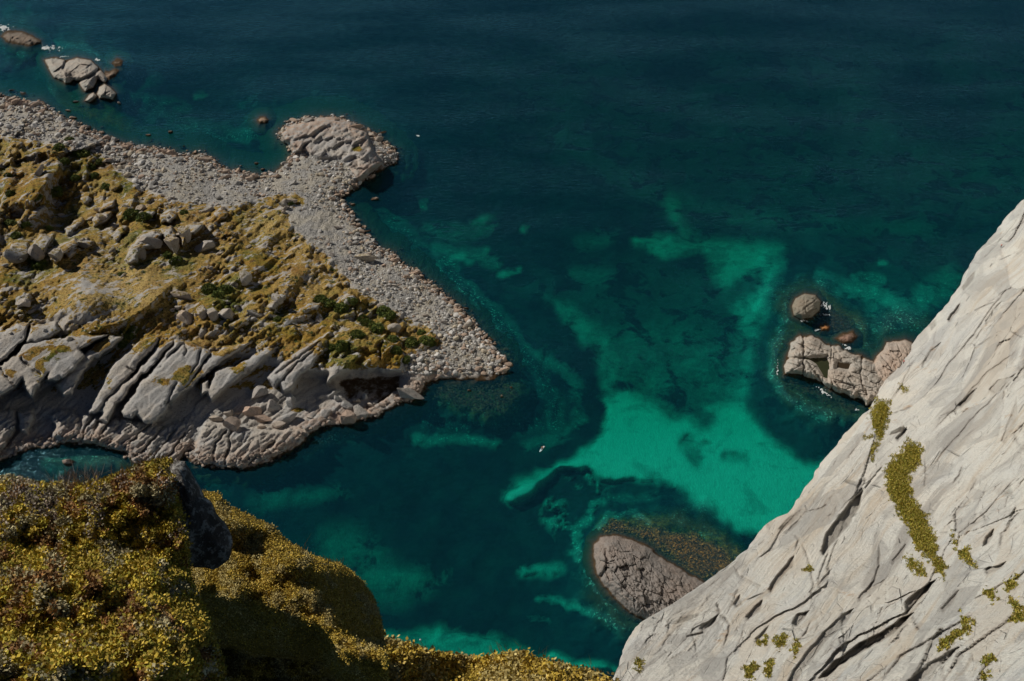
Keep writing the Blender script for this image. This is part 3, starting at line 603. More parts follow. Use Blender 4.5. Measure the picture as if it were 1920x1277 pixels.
def put_rock(name, px, py, wpx, hpx, label, group=None, bare=False, deep=1.0, tilt=0, hbase=None, cat='boulder', tint=None, rz=None, k=None, depthf=.8):
    """a rock seen wpx wide and hpx tall in the photo, centred at px,py"""
    h0 = float(hgt(px, py+hpx*.3)) if hbase is None else hbase
    c = at(px, py+hpx*.25, h0); t = float((c-CAM)@FW); m = t/FPX
    W = wpx*m; el = math.asin((H-c[2])/np.linalg.norm(c-CAM))
    hz = hpx*m/(math.cos(el)*1.0+math.sin(el)*depthf)         # height, with depth = depthf*height ... seen slanted
    me = (BROCKS if bare else ROCKS)[rnd.randrange(12) if k is None else k]
    o = link(bpy.data.objects.new(name, me)); o.location = (c[0], c[1], c[2]+hz*.12)
    o.scale = (W*.58, hz*depthf*.75, hz*.66); o.rotation_euler = (rnd.uniform(-.15, .15), math.radians(tilt), rnd.choice([0, math.pi])+rnd.uniform(-.25, .25) if rz is None else rz)
    g = rnd.uniform(.85, 1.12); tc = tint or rnd.choice([(1, 1, 1), (1.05, 1, .94), (.95, .98, 1.02), (1.06, .98, .9)])
    o.color = (g*tc[0], g*tc[1], g*tc[2], 1)
    return tag(o, label, cat, group)
PINK = (1.12, .93, .82)
NAMED = [
 (460,517,26,38,'upright dark speckled boulder standing alone on the heath',0,None),(383,461,46,28,'mossy pale boulder beside the shaded crag hollow',-25,None),
 (346,553,46,22,'flat pale slab tilted on golden heath above grey boulders',12,None),(352,590,40,38,'grey rounded boulder at the left of a leaning group of four',-20,None),
 (382,582,22,42,'narrow upright grey boulder leaning in the group of four',-15,None),(400,585,24,40,'split grey boulder with dark side in the group of four',-15,None),
 (425,585,36,36,'grey boulder at the right end of the leaning group of four',-35,None),(482,588,42,18,'oblong pale block lying tilted among small stones',28,None),
 (540,603,28,14,'small pale oblong boulder below the shaded hollow on the moor',-20,None),(520,556,22,28,'pale pointed boulder beside a black shaded hollow',-30,None),
 (686,479,46,30,'big pale flat boulder lying on the shingle of the east beach',10,(1.15,1.15,1.08)),(45,565,28,24,'round grey boulder half sunk in heath on the left slope',0,None),
 (600,596,24,22,'dark topped boulder among green bushes near the east shore',0,None),(740,612,24,24,'pale boulder in heath beside the grey shingle',0,None),
 (30,470,40,34,'jagged pale crag boulder at the left edge of the heath',-20,None),(68,470,26,40,'tall pale crag boulder beside a dark cleft',-20,None),(108,470,30,40,'leaning crag boulder with a black shaded flank',-30,None),
 (158,455,36,22,'rounded grey boulder between two crags on the heath',0,None),(262,468,40,40,'cracked grey boulder at the foot of the mossy crag',-25,None),(285,450,50,34,'broad grey crag boulder with a mossy cap',-15,None),(325,450,30,36,'grey boulder at the dark right end of the mossy crag',-10,None),(348,432,26,36,'pale fluted boulder beside the deepest shaded hollow',-10,None),
 (190,405,22,20,'grey knobbly boulder in the upper heath',0,None),(265,388,18,18,'round pale boulder on upper heath near the shingle',0,None),
 (75,318,16,34,'pale streaked boulder on the shaded hillock',-30,None),(72,370,8,22,'thin upright stone lit inside the dark hollow',0,None)]
for px, py, w_, h_, lab, tl, tn in NAMED: put_rock('boulder', px, py, w_, h_, lab, tilt=tl, tint=tn)
SHORE = [
 (767,734,58,30,'long grey boulder slab lying at the water by the spit',-28,(.92,.92,.92)),(612,768,22,30,'pale egg shaped boulder in the shadow of the sea cliff',-70,None),(648,778,36,34,'fluted pinkish boulder with ridges at the dark waterline',0,PINK),
 (676,768,36,34,'grooved pale boulder beside the fluted one at the waterline',15,None),(650,758,20,20,'small round pale boulder on top of the fluted boulder',0,None),(703,772,16,24,'narrow pale boulder at the right end of the shore pile',40,None),
 (686,742,12,20,'small oval upright boulder in shade above the shore pile',0,None),(671,750,18,12,'small flat boulder behind the grooved boulder',0,None),(695,757,16,16,'round speckled boulder in the shore pile',0,None),
 (407,781,28,26,'rounded grey boulder sitting on the pink coastal slab',10,None),(437,790,36,34,'pinkish blocky boulder sitting on the pink coastal slab',35,PINK),(432,772,24,16,'small grey lumps above the pinkish blocky boulder',0,None),(450,772,20,12,'small flat stone above the pinkish blocky boulder',0,None),
 (484,733,42,32,'smooth pale rounded boulder at the foot of the shaded slab',-25,None),(476,766,40,30,'pinkish angular block wedged in the boulder heap',-10,PINK),(513,758,42,26,'sharp edged pale block on top of the boulder heap',-30,None),(545,745,16,36,'thin upright pale blade of rock in the heap',25,None),
 (494,782,38,22,'low pinkish wedge in the middle of the boulder heap',-15,PINK),(535,783,50,22,'pale ridge shaped boulder low in the heap',-20,None),(520,795,36,16,'rounded pale boulder at the bottom of the heap',-10,None),(488,798,18,14,'small pale boulder at the lower left of the heap',0,None),
 (582,782,14,8,'small white stone alone in deep shade',0,None),(632,746,22,12,'sliver of pale rock lit in the cliff shade',-35,None),(572,808,20,22,'knobbly pale rock at the east tip of the pink slab',0,None),
 (127,863,30,18,'pale pink boulder poking out of the green cove water',20,PINK),(838,690,18,26,'tall pale boulder casting a shadow at the spit end',-30,PINK),(850,700,16,10,'low pinkish boulder on the spit end by the water',0,PINK),
 (812,684,14,12,'pale boulder by the heath edge on the spit',0,None),(814,668,12,10,'small boulder by the heath edge on the spit',0,None),(814,718,16,8,'flat boulder at the south waterline of the spit',0,None)]
for px, py, w_, h_, lab, tl, tn in SHORE:
    put_rock('shore_boulder', px, py, w_, h_, lab, bare=True, tilt=tl, tint=tn, hbase=(0.2 if (px, py) == (127, 863) else None), cat='boulder')
for px, py, w_, h_, lab in [(880,731,8,6,'small pink stone just above the water south of the spit'),(940,742,6,6,'tiny pink stone in the shallows farthest off the spit'),(958,726,6,5,'tiny pale stone in the shallows off the spit tip'),
    (703,372,13,8,'pale stone awash east of the narrow beach'),(662,382,9,8,'small pale stone at the narrow beach waterline'),(143,190,13,7,'low pale stone awash below the layered skerry'),(137,220,12,8,'flat pale stone awash off the north beach'),(128,207,10,5,'small flat stone off the north beach corner'),
    (320,246,8,8,'small brown stone awash in the north cove'),(278,252,10,6,'brown flat stone in the north cove shallows'),(480,305,10,7,'pinkish stone awash in the head of the north cove'),(224,192,8,9,'small round stone beside the domed skerry rock')]:
    put_rock('stone', px, py, w_, h_, lab, bare=True, hbase=.15, cat='stone', tint=PINK)

# ------------------------------------------------------------------ scattered boulders
rs = np.random.RandomState(7)
def scatter(n, test, x0, x1, y0, y1):
    out = []
    while len(out) < n:
        px = rs.uniform(x0, x1, 4000); py = rs.uniform(y0, y1, 4000); p = test(px, py); k = rs.rand(4000) < p
        out += list(zip(px[k], py[k]))
    return out[:n]
def lookup(A, px, py):
    i = np.clip(((px-HX[0])/2).astype(int), 0, len(HX)-1); j = np.clip(((py-HY[0])/2).astype(int), 0, len(HY)-1); return A[j, i]
def beach_p(px, py): return (lookup(hbeach, px, py) > .5)*(lookup(hsd, px, py) > -3)*np.where((py > 395) & (py < 445) & (px < 640), .06, 1)
def edge_p(px, py):
    d = lookup(hsd, px, py); return (lookup(hbeach, px, py) > .3)*np.exp(-np.abs(d-4)/7)*(d > -16)*np.where(d < -4, .45, 1)
def moor_p(px, py):
    n_ = fbm(P3(px, py, 40), 3, 90); return (lookup(hmoor, px, py) > .6)*(np.exp(-((px-215+.9*(py-555))/135)**2-((py-555)/42)**2) < .4)*sst(.0, .35, n_+.6*fbm(P3(px, py, 12), 2, 91))
REG = lambda px, py: ('north beach' if px < 300 else 'isthmus beach' if px < 560 else 'beach below the promontory' if py < 420 else 'east beach' if py < 600 else 'spit')
def big_rock(name, px, py, size, label, group, bare, tint):
    put_rock(name, px, py, size*rs.uniform(.9, 1.7), size*rs.uniform(.6, 1.0), label, group, bare=bare, tint=tint, tilt=rs.uniform(-35, 15), rz=rs.uniform(-.2, 1.2)+math.pi*(rs.rand() < .5))
for px, py in scatter(150, edge_p, -100, 980, 170, 720):
    pk = rs.rand() < .6; big_rock('beach_boulder', px, py, rs.uniform(9, 17), ('pinkish' if pk else 'pale grey')+' boulder among many along the waterline of the '+REG(px, py), 'boulders along the beach waterline', True, (1.12, .93, .80) if pk else None)
for px, py in scatter(110, beach_p, -100, 960, 170, 720):
    big_rock('beach_boulder', px, py, rs.uniform(8, 13), 'pale grey boulder among the smaller stones of the '+REG(px, py), 'boulders among the beach stones', True, None)
for px, py in scatter(150, moor_p, -120, 830, 265, 690):
    part_ = 'upper' if py < 400 else 'middle' if py < 520 else 'lower'; side_ = 'western' if px < 200 else 'central' if px < 450 else 'eastern'
    big_rock('heath_boulder', px, py, min(26, 6*math.exp(rs.normal(.3, .42))), 'grey weathered boulder in the %s %s heath of the headland' % (part_, side_), 'boulders strewn over the heath', False, None)

def stone_field(name, pts, sizes, tints, label, seed, mat=M_STONE, squash=.65):
    r2 = np.random.RandomState(seed); variants = [(rock_shape(I2, 300+k, 8, .6, .14), I2[1]) for k in range(10)]; small = [(rock_shape(I1, 320+k, 5, .6, .1), I1[1]) for k in range(8)]
    Vs, Fs, Cs = [], [], []; off = 0
    pts = np.array(pts); hts = hgt(pts[:, 0], pts[:, 1]); C = at(pts[:, 0], pts[:, 1], hts)
    for i in range(len(pts)):
        s_ = sizes[i]; V, Fc = (variants if s_ > .75 else small)[r2.randint(8)]
        a_ = r2.uniform(0, 6.28); ca, sa = math.cos(a_), math.sin(a_)
        sc = s_*np.array([r2.uniform(.8, 1.4), r2.uniform(.7, 1.1), r2.uniform(.5, .9)])*.5*1.15
        Q = V*sc; tl = r2.uniform(-.5, .5); Q = np.stack([Q[:, 0]*math.cos(tl)-Q[:, 2]*math.sin(tl), Q[:, 1], Q[:, 0]*math.sin(tl)+Q[:, 2]*math.cos(tl)], -1)
        Q = np.stack([Q[:, 0]*ca-Q[:, 1]*sa, Q[:, 0]*sa+Q[:, 1]*ca, Q[:, 2]], -1)+C[i]+[0, 0, s_*.16]
        Vs.append(Q); Fs.append(Fc+off); off += len(Q); Cs.append(np.tile(tints[i], (len(Q), 1)))
    o = mesh_np(name, np.concatenate(Vs), np.concatenate(Fs), mat, False, None, np.concatenate(Cs)); return tag(o, label, 'stones', None, 'stuff')
def tints_for(pts):
    T = []
    for px, py in pts:
        d = lookup(hsd, np.array([px]), np.array([py]))[0]; g = rs.uniform(.30, .70)
        if rs.rand() < (.55 if d < 12 else .15): T.append(np.array([.43, .33, .26])*rs.uniform(.75, 1.2))
        elif rs.rand() < .2: T.append(np.array([.52, .46, .36])*rs.uniform(.8, 1.1))
        else: T.append(np.array([g, g*.985, g*.95]))
    return T
bp = scatter(6500, beach_p, -150, 965, 165, 722); bs = np.clip(np.exp(rs.normal(-.25, .55, 6500)), .3, 2.6)
bs *= np.array([1.3 if p[0] < 300 else .8+.5*(fbm(np.array([[p[0]/45, p[1]/45, 0]]), 2, 97)[0]) for p in bp])
stone_field('beach_stones', bp, bs, tints_for(bp), 'grey and pink rounded stones covering the beaches of the headland', 1)
ep = scatter(1500, edge_p, -150, 980, 165, 725); es = np.clip(np.exp(rs.normal(.1, .4, 1500)), .5, 2.6)
stone_field('waterline_stones', ep, es, tints_for(ep), 'brown and pinkish stones crowding the waterline of the beaches', 2)
mp = scatter(800, lambda a_, b_: moor_p(a_, b_)*.9+.1*(lookup(hmoor, a_, b_) > .6), -150, 830, 262, 700); ms = np.clip(np.exp(rs.normal(-.4, .5, 800)), .3, 2.2)
stone_field('heath_stones', mp, ms, [np.array([.46, .42, .35])*rs.uniform(.6, 1.15) for _ in mp], 'small weathered stones strewn through the heath', 3)
lp = scatter(500, lambda a_, b_: (lookup(hmoor, a_, b_) < .3)*(lookup(hbeach, a_, b_) < .4)*(lookup(hsd, a_, b_) > -6)*(lookup(hsd, a_, b_) < 22)*1.0, -150, 800, 700, 890); ls = np.clip(np.exp(rs.normal(.0, .4, 500)), .4, 2)
stone_field('rubble', lp, ls, [np.array([.38, .31, .26])*rs.uniform(.7, 1.1) for _ in lp], 'rubble lying at the foot of the sea slabs', 4)

# ------------------------------------------------------------------ bushes
def leaf_cloud(n, R, seed, leaf, cols, flat=.6):
    r2 = np.random.RandomState(seed); d = r2.normal(size=(n, 3)); d /= np.linalg.norm(d, axis=1)[:, None]; d[:, 2] = np.abs(d[:, 2])*flat*1.3
    lob = 1+.35*fbm(d*1.7+seed, 2, seed); c = d*(R*lob*r2.uniform(.6, 1.0, n)**.6)[:, None]
    a1 = r2.normal(size=(n, 3)); a1 /= np.linalg.norm(a1, axis=1)[:, None]; a2 = np.cross(a1, r2.normal(size=(n, 3))); a2 /= np.linalg.norm(a2, axis=1)[:, None]
    s = (leaf*r2.uniform(.6, 1.3, n))[:, None]
    V = np.stack([c-a1*s, c+a2*s*.6, c+a1*s, c-a2*s*.6], 1).reshape(-1, 3); Fc = np.arange(4*n).reshape(-1, 4)
    k = r2.randint(len(cols), size=n); C = np.array(cols)[k]*r2.uniform(.6, 1.25, n)[:, None]; return V, Fc, np.repeat(C, 4, 0)
M_LEAF = mat_vcol('leaf')
BUSH = []
for k in range(5):
    cols = [(.09, .14, .02), (.12, .15, .022), (.16, .17, .03), (.05, .08, .018)]
    V, Fc, C = leaf_cloud(1500, 1.0, 40+k, .11, cols, .75); o = mesh_np('bush', V, Fc, M_LEAF, False, None, C); BUSH.append(o.data); bpy.data.objects.remove(o)
BL = [(110,280,14),(150,292,18),(170,315,14),(120,305,12),(140,335,10),(105,362,16),(70,372,10),(20,365,12),(178,330,10),(200,352,12),(20,420,12),(45,424,12),(90,430,10),(30,442,10),(75,500,16),(60,492,12),(250,405,20),(270,408,14),(345,400,10),(330,490,14),(312,482,12),(395,545,20),(420,548,16),(410,555,14),(185,305,9),(130,262,8),(240,630,14),(232,645,12),(250,620,12),(610,570,18),(640,580,18),(600,560,12),(720,585,16),(732,592,12),(690,610,18),(705,620,16),(670,630,16),(680,600,14),(740,660,16),(770,645,16),(800,640,14),(735,640,14),(640,650,16),(620,655,14),(760,675,10),(660,565,12),(545,380,8),(15,330,9),(230,515,8),(520,600,9),(790,625,10),(810,645,9)]
for i, (px, py, s_) in enumerate(BL):
    h0 = float(hgt(px, py)); c = at(px, py, h0); m = float((c-CAM)@FW)/FPX
    o = link(bpy.data.objects.new('bush', BUSH[i % 5])); o.location = c+np.array([0, 0, -.2]); r_ = s_*m*.9; o.scale = (r_*rs.uniform(.9, 1.3), r_*rs.uniform(.8, 1.2), r_*.8); o.rotation_euler = (0, 0, rs.uniform(0, 6.28))
    where = 'the shaded hollow of the western hillock' if (px < 210 and py < 400) else 'the crags of the western heath' if px < 350 and py < 520 else 'the grey boulder group in mid heath' if px < 560 and py > 520 and px > 380 else 'the gully beside the mossy dome' if px < 300 else 'the green hollow near the east beach' if px > 560 else 'the edge of the shingle'
    tag(o, 'low green juniper bush growing in '+where, 'bush', 'low green bushes on the headland')

# ------------------------------------------------------------------ skerries and islets
def islet(name, pts, hmax, label, rim=12, seed=0, mat=None, ang=-35, extra=None, sub=1.0, dep=-1.6, lines=(), cat='islet', parent=None, wob=4, veg=()):
    p = np.array(pts, float); pad = 26
    xs = np.arange(p[:, 0].min()-pad, p[:, 0].max()+pad, sub); ys = np.arange(p[:, 1].min()-pad, p[:, 1].max()+pad, sub); x, y = np.meshgrid(xs, ys)
    d = sdp(x+wob*fbm(P3(x, y, 16), 3, seed), y+wob*.8*fbm(P3(x, y, 13), 3, seed+3), pts)
    c, s_ = math.cos(math.radians(ang)), math.sin(math.radians(ang)); u = x*c+y*s_; v = -x*s_+y*c
    h = hmax*(1-np.exp(-np.clip(d, 0, None)/rim))
    k = sst(0, rim*1.2, d)
    f1, f2, cid, bx, by = worley(u/26, v/11, seed+7); h += k*hmax*(.24*(cid-.5)+.10*sst(0, .1, f2-f1))
    f1, f2, cid, bx, by = worley(u/9, v/5, seed+8); h += k*hmax*.065*(cid-.5)
    h += k*(.3*ridged(P3(u*.35, v, 6), 4, seed+9)+.35*fbm(P3(x, y, 5), 3, seed+10))
    for pl, wd, dp in lines:
        dd, sg, t = seg_dist(x+2*noise(P3(x, y, 8), 3), y, pl); h += -dp*np.exp(-(dd/wd)**2)
    if extra: h = extra(x, y, h, d)
    h = np.where(d > 0, np.maximum(h, .05), np.maximum(d*.20, -5))
    o = grid_mesh(name, at(x, y, h), d > -18, mat or M_BARE, None, True, parent=parent)
    if not parent: tag(o, label, cat)
    return o
islet('skerry', [(2,66),(14,58),(40,57),(60,64),(78,76),(80,83),(60,86),(30,84),(10,78)], 2.6, 'low brown wet skerry with surf on both ends at the top left', 10, 1).color = (.55, .48, .42, 1)
islet('skerry', [(84,112),(98,107),(125,112),(145,107),(172,112),(190,128),(205,148),(198,158),(182,150),(176,166),(160,172),(148,160),(138,152),(122,158),(102,145),(92,130)], 5.5, 'layered pale skerry largest of the group off the north beach', 11, 2, lines=[([(128,108),(118,128)],2,1.6),([(190,128),(165,145),(145,155)],2.5,2.2)]).color = (1.02, 1, .96, 1)
islet('skerry', [(180,176),(186,162),(198,156),(210,164),(218,176),(212,188),(196,184),(186,186)], 5, 'domed pale skerry rock at the right of the north group', 8, 3, wob=2).color = (1.02, 1, .94, 1)
islet('skerry', [(158,190),(166,178),(176,172),(184,180),(178,188),(168,193)], 3.5, 'small wedge shaped rock beside the domed skerry rock', 6, 4, wob=1.5).color = (1, .97, .92, 1)
islet('skerry', [(194,146),(200,134),(214,128),(222,134),(218,144),(206,152)], 1.6, 'brown jagged reef rocks just east of the layered skerry', 7, 41, wob=6).color = (.75, .62, .52, 1)
islet('skerry', [(210,118),(222,110),(232,114),(226,124),(214,126)], 1.0, 'low wet reef rock northeast of the layered skerry', 7, 42, wob=5).color = (.6, .5, .42, 1)
islet('skerry', [(480,224),(486,219),(498,219),(504,226),(498,233),(486,232)], 1.6, 'small lone brown rock in the sea west of the promontory', 5, 5, wob=2).color = (.85, .66, .52, 1)
islet('skerry', [(1484,574),(1492,558),(1510,550),(1530,553),(1540,565),(1536,582),(1522,596),(1504,600),(1488,592)], 6.0, 'single rounded dome skerry with surf beside the layered islet', 7, 6, wob=1.5, dep=-1.2).color = (.60, .56, .48, 1)
islet('skerry', [(1534,612),(1546,606),(1556,612),(1552,620),(1540,620)], 1.3, 'small rock coated in orange weed between dome and islet', 5, 7, wob=2).color = (1.2, .62, .28, 1)
islet('skerry', [(1566,634),(1580,624),(1600,622),(1608,632),(1598,644),(1578,644)], 1.3, 'low brown weedy rock north of the layered islet', 6, 8, wob=4).color = (.72, .5, .42, 1)
POOL1 = [(1512,672),(1550,669),(1556,680),(1552,712),(1544,706),(1530,684)]; POOL2 = [(1570,678),(1596,682),(1592,694),(1568,690)]
def pools(x, y, h, d):
    for p_, z_ in ((POOL1, 3.6), (POOL2, 3.7)):
        q = sdp(x, y, p_); f = sst(-7, 4, q); h = h*(1-f)+(z_-.35)*f
    return h
ISL = [(1468,690),(1474,668),(1484,640),(1500,628),(1530,632),(1560,646),(1600,662),(1622,672),(1640,680),(1652,690),(1672,700),(1680,730),(1660,760),(1625,762),(1600,745),(1570,738),(1550,728),(1520,708),(1500,704),(1472,706)]
islet('islet', ISL, 5.5, 'layered flat pinkish grey islet with two tide pools below the cliff', 10, 9, extra=pools, ang=20, wob=7,
      lines=[([(1505,628),(1508,660),(1505,705)],2,1.6),([(1470,672),(1512,672),(1552,668)],3,1.8),([(1512,672),(1530,700),(1548,728)],2.2,1.2),([(1560,646),(1556,690),(1560,730)],1.6,1.0),([(1618,672),(1612,700),(1625,740)],1.8,1.2),([(1560,715),(1600,722)],1.2,.4)]).color = (.98, .94, .89, 1)
islet('islet', [(1632,690),(1642,668),(1655,655),(1662,640),(1680,640),(1695,634),(1712,640),(1730,660),(1700,720),(1660,730),(1640,715)], 6, 'pinkish jointed rocks joining the layered islet to the cliff foot', 9, 10, wob=4, ang=60).color = (1.02, .90, .82, 1)
LOWI = [(1108,1042),(1112,1020),(1126,1006),(1150,1002),(1185,1008),(1215,1022),(1245,1045),(1280,1068),(1310,1085),(1360,1110),(1360,1200),(1280,1230),(1215,1168),(1180,1150),(1140,1112),(1116,1076)]
islet('islet', LOWI, 8, 'large dome of purple grey rock ringed with brown wrack below the cliff', 26, 11, ang=60, wob=4, lines=[([(1135,1030),(1140,1060),(1128,1080)],2.5,1.3),([(1128,1052),(1146,1058)],1.5,.8)], dep=-1.0).color = (.60, .56, .55, 1)

def water_sheet(name, pts, z, label, col):
    s = N(name+'_water'); P = s.geo().outputs['Position']; m = s.bsdf(s.mix(s.noise(P, .8, 4), tuple(c*.6 for c in col), col), .08, s.bump(s.noise(P, 3, 2), .1, .1), .5)
    xs = np.arange(min(p[0] for p in pts)-4, max(p[0] for p in pts)+4, 1.0); ys = np.arange(min(p[1] for p in pts)-4, max(p[1] for p in pts)+4, 1.0); x, y = np.meshgrid(xs, ys)
    tag(grid_mesh(name, at(x, y, x*0+z), sdp(x, y, pts) > -3, m), label, kind='structure')
water_sheet('tide_pool', POOL1, 3.6, 'olive green water of the larger tide pool', (.045, .05, .022)); water_sheet('tide_pool', POOL2, 3.7, 'brown water of the smaller tide pool', (.055, .038, .02))

# submerged wrack shelf beside the low islet: brown weed just under the surface
def wrack(pts, label, seed, cols, n=16000, z0=-.35):
    r2 = np.random.RandomState(seed); p = np.array(pts, float); X = r2.uniform(p[:, 0].min(), p[:, 0].max(), n*3); Y = r2.uniform(p[:, 1].min(), p[:, 1].max(), n*3)
    d = sdp(X, Y, pts)+9*fbm(P3(X, Y, 14), 3, seed); k = (d > 0) & (r2.rand(len(X)) < sst(0, 16, d)*.9+.1); X, Y, d = X[k][:n], Y[k][:n], d[k][:n]
    C = at(X, Y, z0-r2.uniform(0, .9, len(X))-sst(20, 0, d)*.8); m_ = len(X)
    a1 = r2.normal(size=(m_, 3)); a1[:, 2] *= .3; a1 /= np.linalg.norm(a1, axis=1)[:, None]; a2 = np.cross(a1, [0, 0, 1.]); s = r2.uniform(.25, .75, m_)[:, None]
    V = np.stack([C-a1*s, C+a2*s*.45, C+a1*s, C-a2*s*.45], 1).reshape(-1, 3); kk = r2.randint(len(cols), size=m_); CC = np.array(cols)[kk]*r2.uniform(.4, 1.3, m_)[:, None]
    tag(mesh_np('kelp', V, np.arange(4*m_).reshape(-1, 4), M_LEAF, False, None, np.repeat(CC, 4, 0)), label, 'kelp', None, 'stuff')
BR = [(.20, .10, .03), (.34, .15, .03), (.07, .045, .018), (.035, .028, .014)]
wrack([(1130,985),(1150,972),(1200,985),(1260,990),(1310,1000),(1370,1030),(1400,1060),(1380,1090),(1300,1090),(1250,1045),(1215,1020),(1180,1004),(1130,1004)], 'brown and orange kelp under water beside the purple grey islet', 3, BR)
wrack([(1466,640),(1480,625),(1500,620),(1490,650),(1480,690),(1470,712),(1520,716),(1560,742),(1610,755),(1610,775),(1560,765),(1510,740),(1470,725),(1462,690)], 'dark brown kelp fringe round the layered islet', 4, BR[2:]+[(.07,.045,.02)], 3500)
wrack([(1475,545),(1500,538),(1535,542),(1550,560),(1600,590),(1610,630),(1560,630),(1530,612),(1500,610),(1478,600),(1472,570)], 'brown kelp round the dome skerry', 5, BR[2:]+[(.08,.05,.02)], 3000)
wrack([(825,700),(960,705),(985,740),(940,780),(860,770),(790,745)], 'thin brown weed over the stones south of the spit', 6, BR[2:], 1600, -.8)

# ------------------------------------------------------------------ surf
s = N('surf_foam'); P = s.geo().outputs['Position']; M_FOAM = s.bsdf(s.mix(s.noise(P, 1.5, 4), (.38, .42, .43), (.72, .75, .75)), .9, s.bump(s.noise(P, 2, 4), .5, .2), .2)
def foam(cx, cy, rx, ry, label, seed, thr=.05, ang=0):
    xs = np.arange(cx-rx-6, cx+rx+6, .8); ys = np.arange(cy-ry-6, cy+ry+6, .8); x, y = np.meshgrid(xs, ys)
    c, s_ = math.cos(math.radians(ang)), math.sin(math.radians(ang)); u = (x-cx)*c+(y-cy)*s_; v = -(x-cx)*s_+(y-cy)*c
    q = 1-np.sqrt((u/rx)**2+(v/ry)**2); n_ = fbm(P3(x, y, 5), 3, seed)*1.1+noise(P3(x, y, 1.8), seed+3)*.75-.12
    m = (q+n_*.8 > thr+.25)
    h = .06+.25*np.clip(q+n_, 0, 1)
    if m.sum() > 12: tag(grid_mesh('surf', at(x, y, h), m, M_FOAM), label, 'surf', None, 'stuff')
foam(8,53,14,6,'white surf at the left end of the low brown skerry',1,-.1); foam(90,90,16,7,'white surf right of the low brown skerry',2,.0,15); foam(108,90,14,6,'thin surf over the reef east of the brown skerry',3,.3,20)
foam(184,112,8,3,'surf on the reef behind the layered skerry',4,.2); foam(120,106,14,2.5,'thin foam line on the far side of the layered skerry',5,.2)
foam(1549,574,15,6,'white surf on the right of the dome skerry',6,-.05,25); foam(1508,601,10,3.5,'white foam below the dome skerry',7,0); foam(1548,590,12,4,'thin foam below the surf of the dome skerry',8,.25); foam(1535,618,9,3,'foam at the orange weed rock',9,.1)
foam(1590,652,12,6,'foam behind the layered islet',10,.1,20); foam(1616,678,10,6,'foam where the layered islet meets the jointed rocks',11,.1,30); foam(1546,736,16,5,'white foam below the layered islet',12,0,25); foam(1608,768,7,3,'foam at the cliff foot',13,0)
foam(1458,690,3,30,'thin foam thread on the left of the layered islet',14,.3); foam(785,255,5,1.2,'tiny pale streak on open water by the promontory',15,-.2,20)

# ------------------------------------------------------------------ the pale cliff
EDGE = [(2300,-300),(2080,150),(1920,365),(1882,410),(1852,448),(1825,482),(1800,530),(1762,580),(1722,628),(1700,660),(1668,702),(1645,735),(1625,765),(1598,802),(1570,832),(1540,870),(1505,925),(1475,962),(1452,970),(1440,978),(1420,995),(1404,1030),(1372,1055),(1345,1075),(1310,1100),(1262,1132),(1205,1168),(1183,1192),(1166,1230),(1145,1277),(1118,1340),(1080,1450),(1040,1700)]
CC = [(2300,-300,470),(1920,365,425),(1800,530,415),(1700,660,398),(1600,800,355),(1500,925,318),(1400,1030,275),(1310,1100,245),(1200,1170,215),(1145,1277,190),(1080,1450,165),(1040,1700,140),(1920,700,345),(2300,365,340),(2300,700,270),(1920,1000,230),(1700,1000,270),(1500,1277,160),(1700,1277,150),(1920,1277,140),(1600,1100,225),(1750,850,315),(2300,1277,100),(2300,1700,75),(1600,1700,105),(1920,1700,90)]
CXY = np.array([(a_/1000, b_/1000) for a_, b_, _ in CC]); CZ = np.array([1000/c_ for _, _, c_ in CC])
def _fe(x, y): return np.stack([np.ones_like(x), x, y, x*x, x*y, y*y], -1)
_A = _fe(CXY[:, 0], CXY[:, 1]); _co = np.linalg.lstsq(_A, CZ, rcond=None)[0]; _res = CZ-_A@_co
def cliff_depth(px, py):
    x, y = px/1000, py/1000; b = _fe(x, y)@_co; num = 0; den = 1e-3
    for (cx, cy), r in zip(CXY, _res):
        w_ = 1/((x-cx)**2+(y-cy)**2+.02)**1.5; num = num+w_*r; den = den+w_
    return 1000/(b+num/den)
CCR = [([(1660,868),(1648,885),(1630,905),(1617,922)],2.5,1.2,0),
 ([(1650,1015),(1647,1060),(1636,1090),(1622,1115)],2.2,1.2,0.6),
 ([(1352,1150),(1342,1130)],2,1,0.5),
 ([(1340,1140),(1370,1170),(1362,1200),(1350,1220)],2.2,1,0.5),
 ([(1280,1195),(1320,1185),(1340,1160),(1352,1148)],2.5,1.2,0.4),
 ([(1805,870),(1798,892),(1788,908)],2,1,0.5),
 ([(1520,955),(1490,985),(1475,1000)],6,0.9,0.1),
 ([(1485,1000),(1500,1010),(1490,1035)],2,1,0.3),
 ([(1500,960),(1540,955),(1560,940)],2,0.9,0.2),
 ([(1395,1030),(1420,1022),(1440,1010)],2,1,0.2),
 ([(1372,1056),(1390,1080),(1420,1098),(1440,1108)],2.2,1,0.2),
 ([(1440,1110),(1400,1125),(1380,1120)],2,0.9,0.2),
 ([(1500,1010),(1515,1050),(1525,1090),(1518,1130)],2,1,0.3),
 ([(1560,1020),(1540,1070),(1530,1110)],2.2,1.1,0.3),
 ([(1915,690),(1870,740),(1820,790),(1760,860),(1735,900)],2.5,1,0.1),
 ([(1920,880),(1850,960),(1800,1000),(1790,1050)],2.5,1,0.1),
 ([(1725,660),(1690,720),(1670,760)],2,0.8,0.2),
 ([(1900,520),(1840,610),(1790,670),(1740,740)],2.2,0.9,0.15),
 ([(1930,640),(1850,700),(1790,770),(1725,830)],2.4,1,0.15),
 ([(1930,1130),(1870,1180),(1800,1230),(1760,1290)],3,1.3,0.3),
 ([(1850,1140),(1760,1190),(1690,1230),(1640,1290)],3,1.3,0.3),
 ([(1920,950),(1880,1000),(1870,1040)],2,0.9,0.3)]
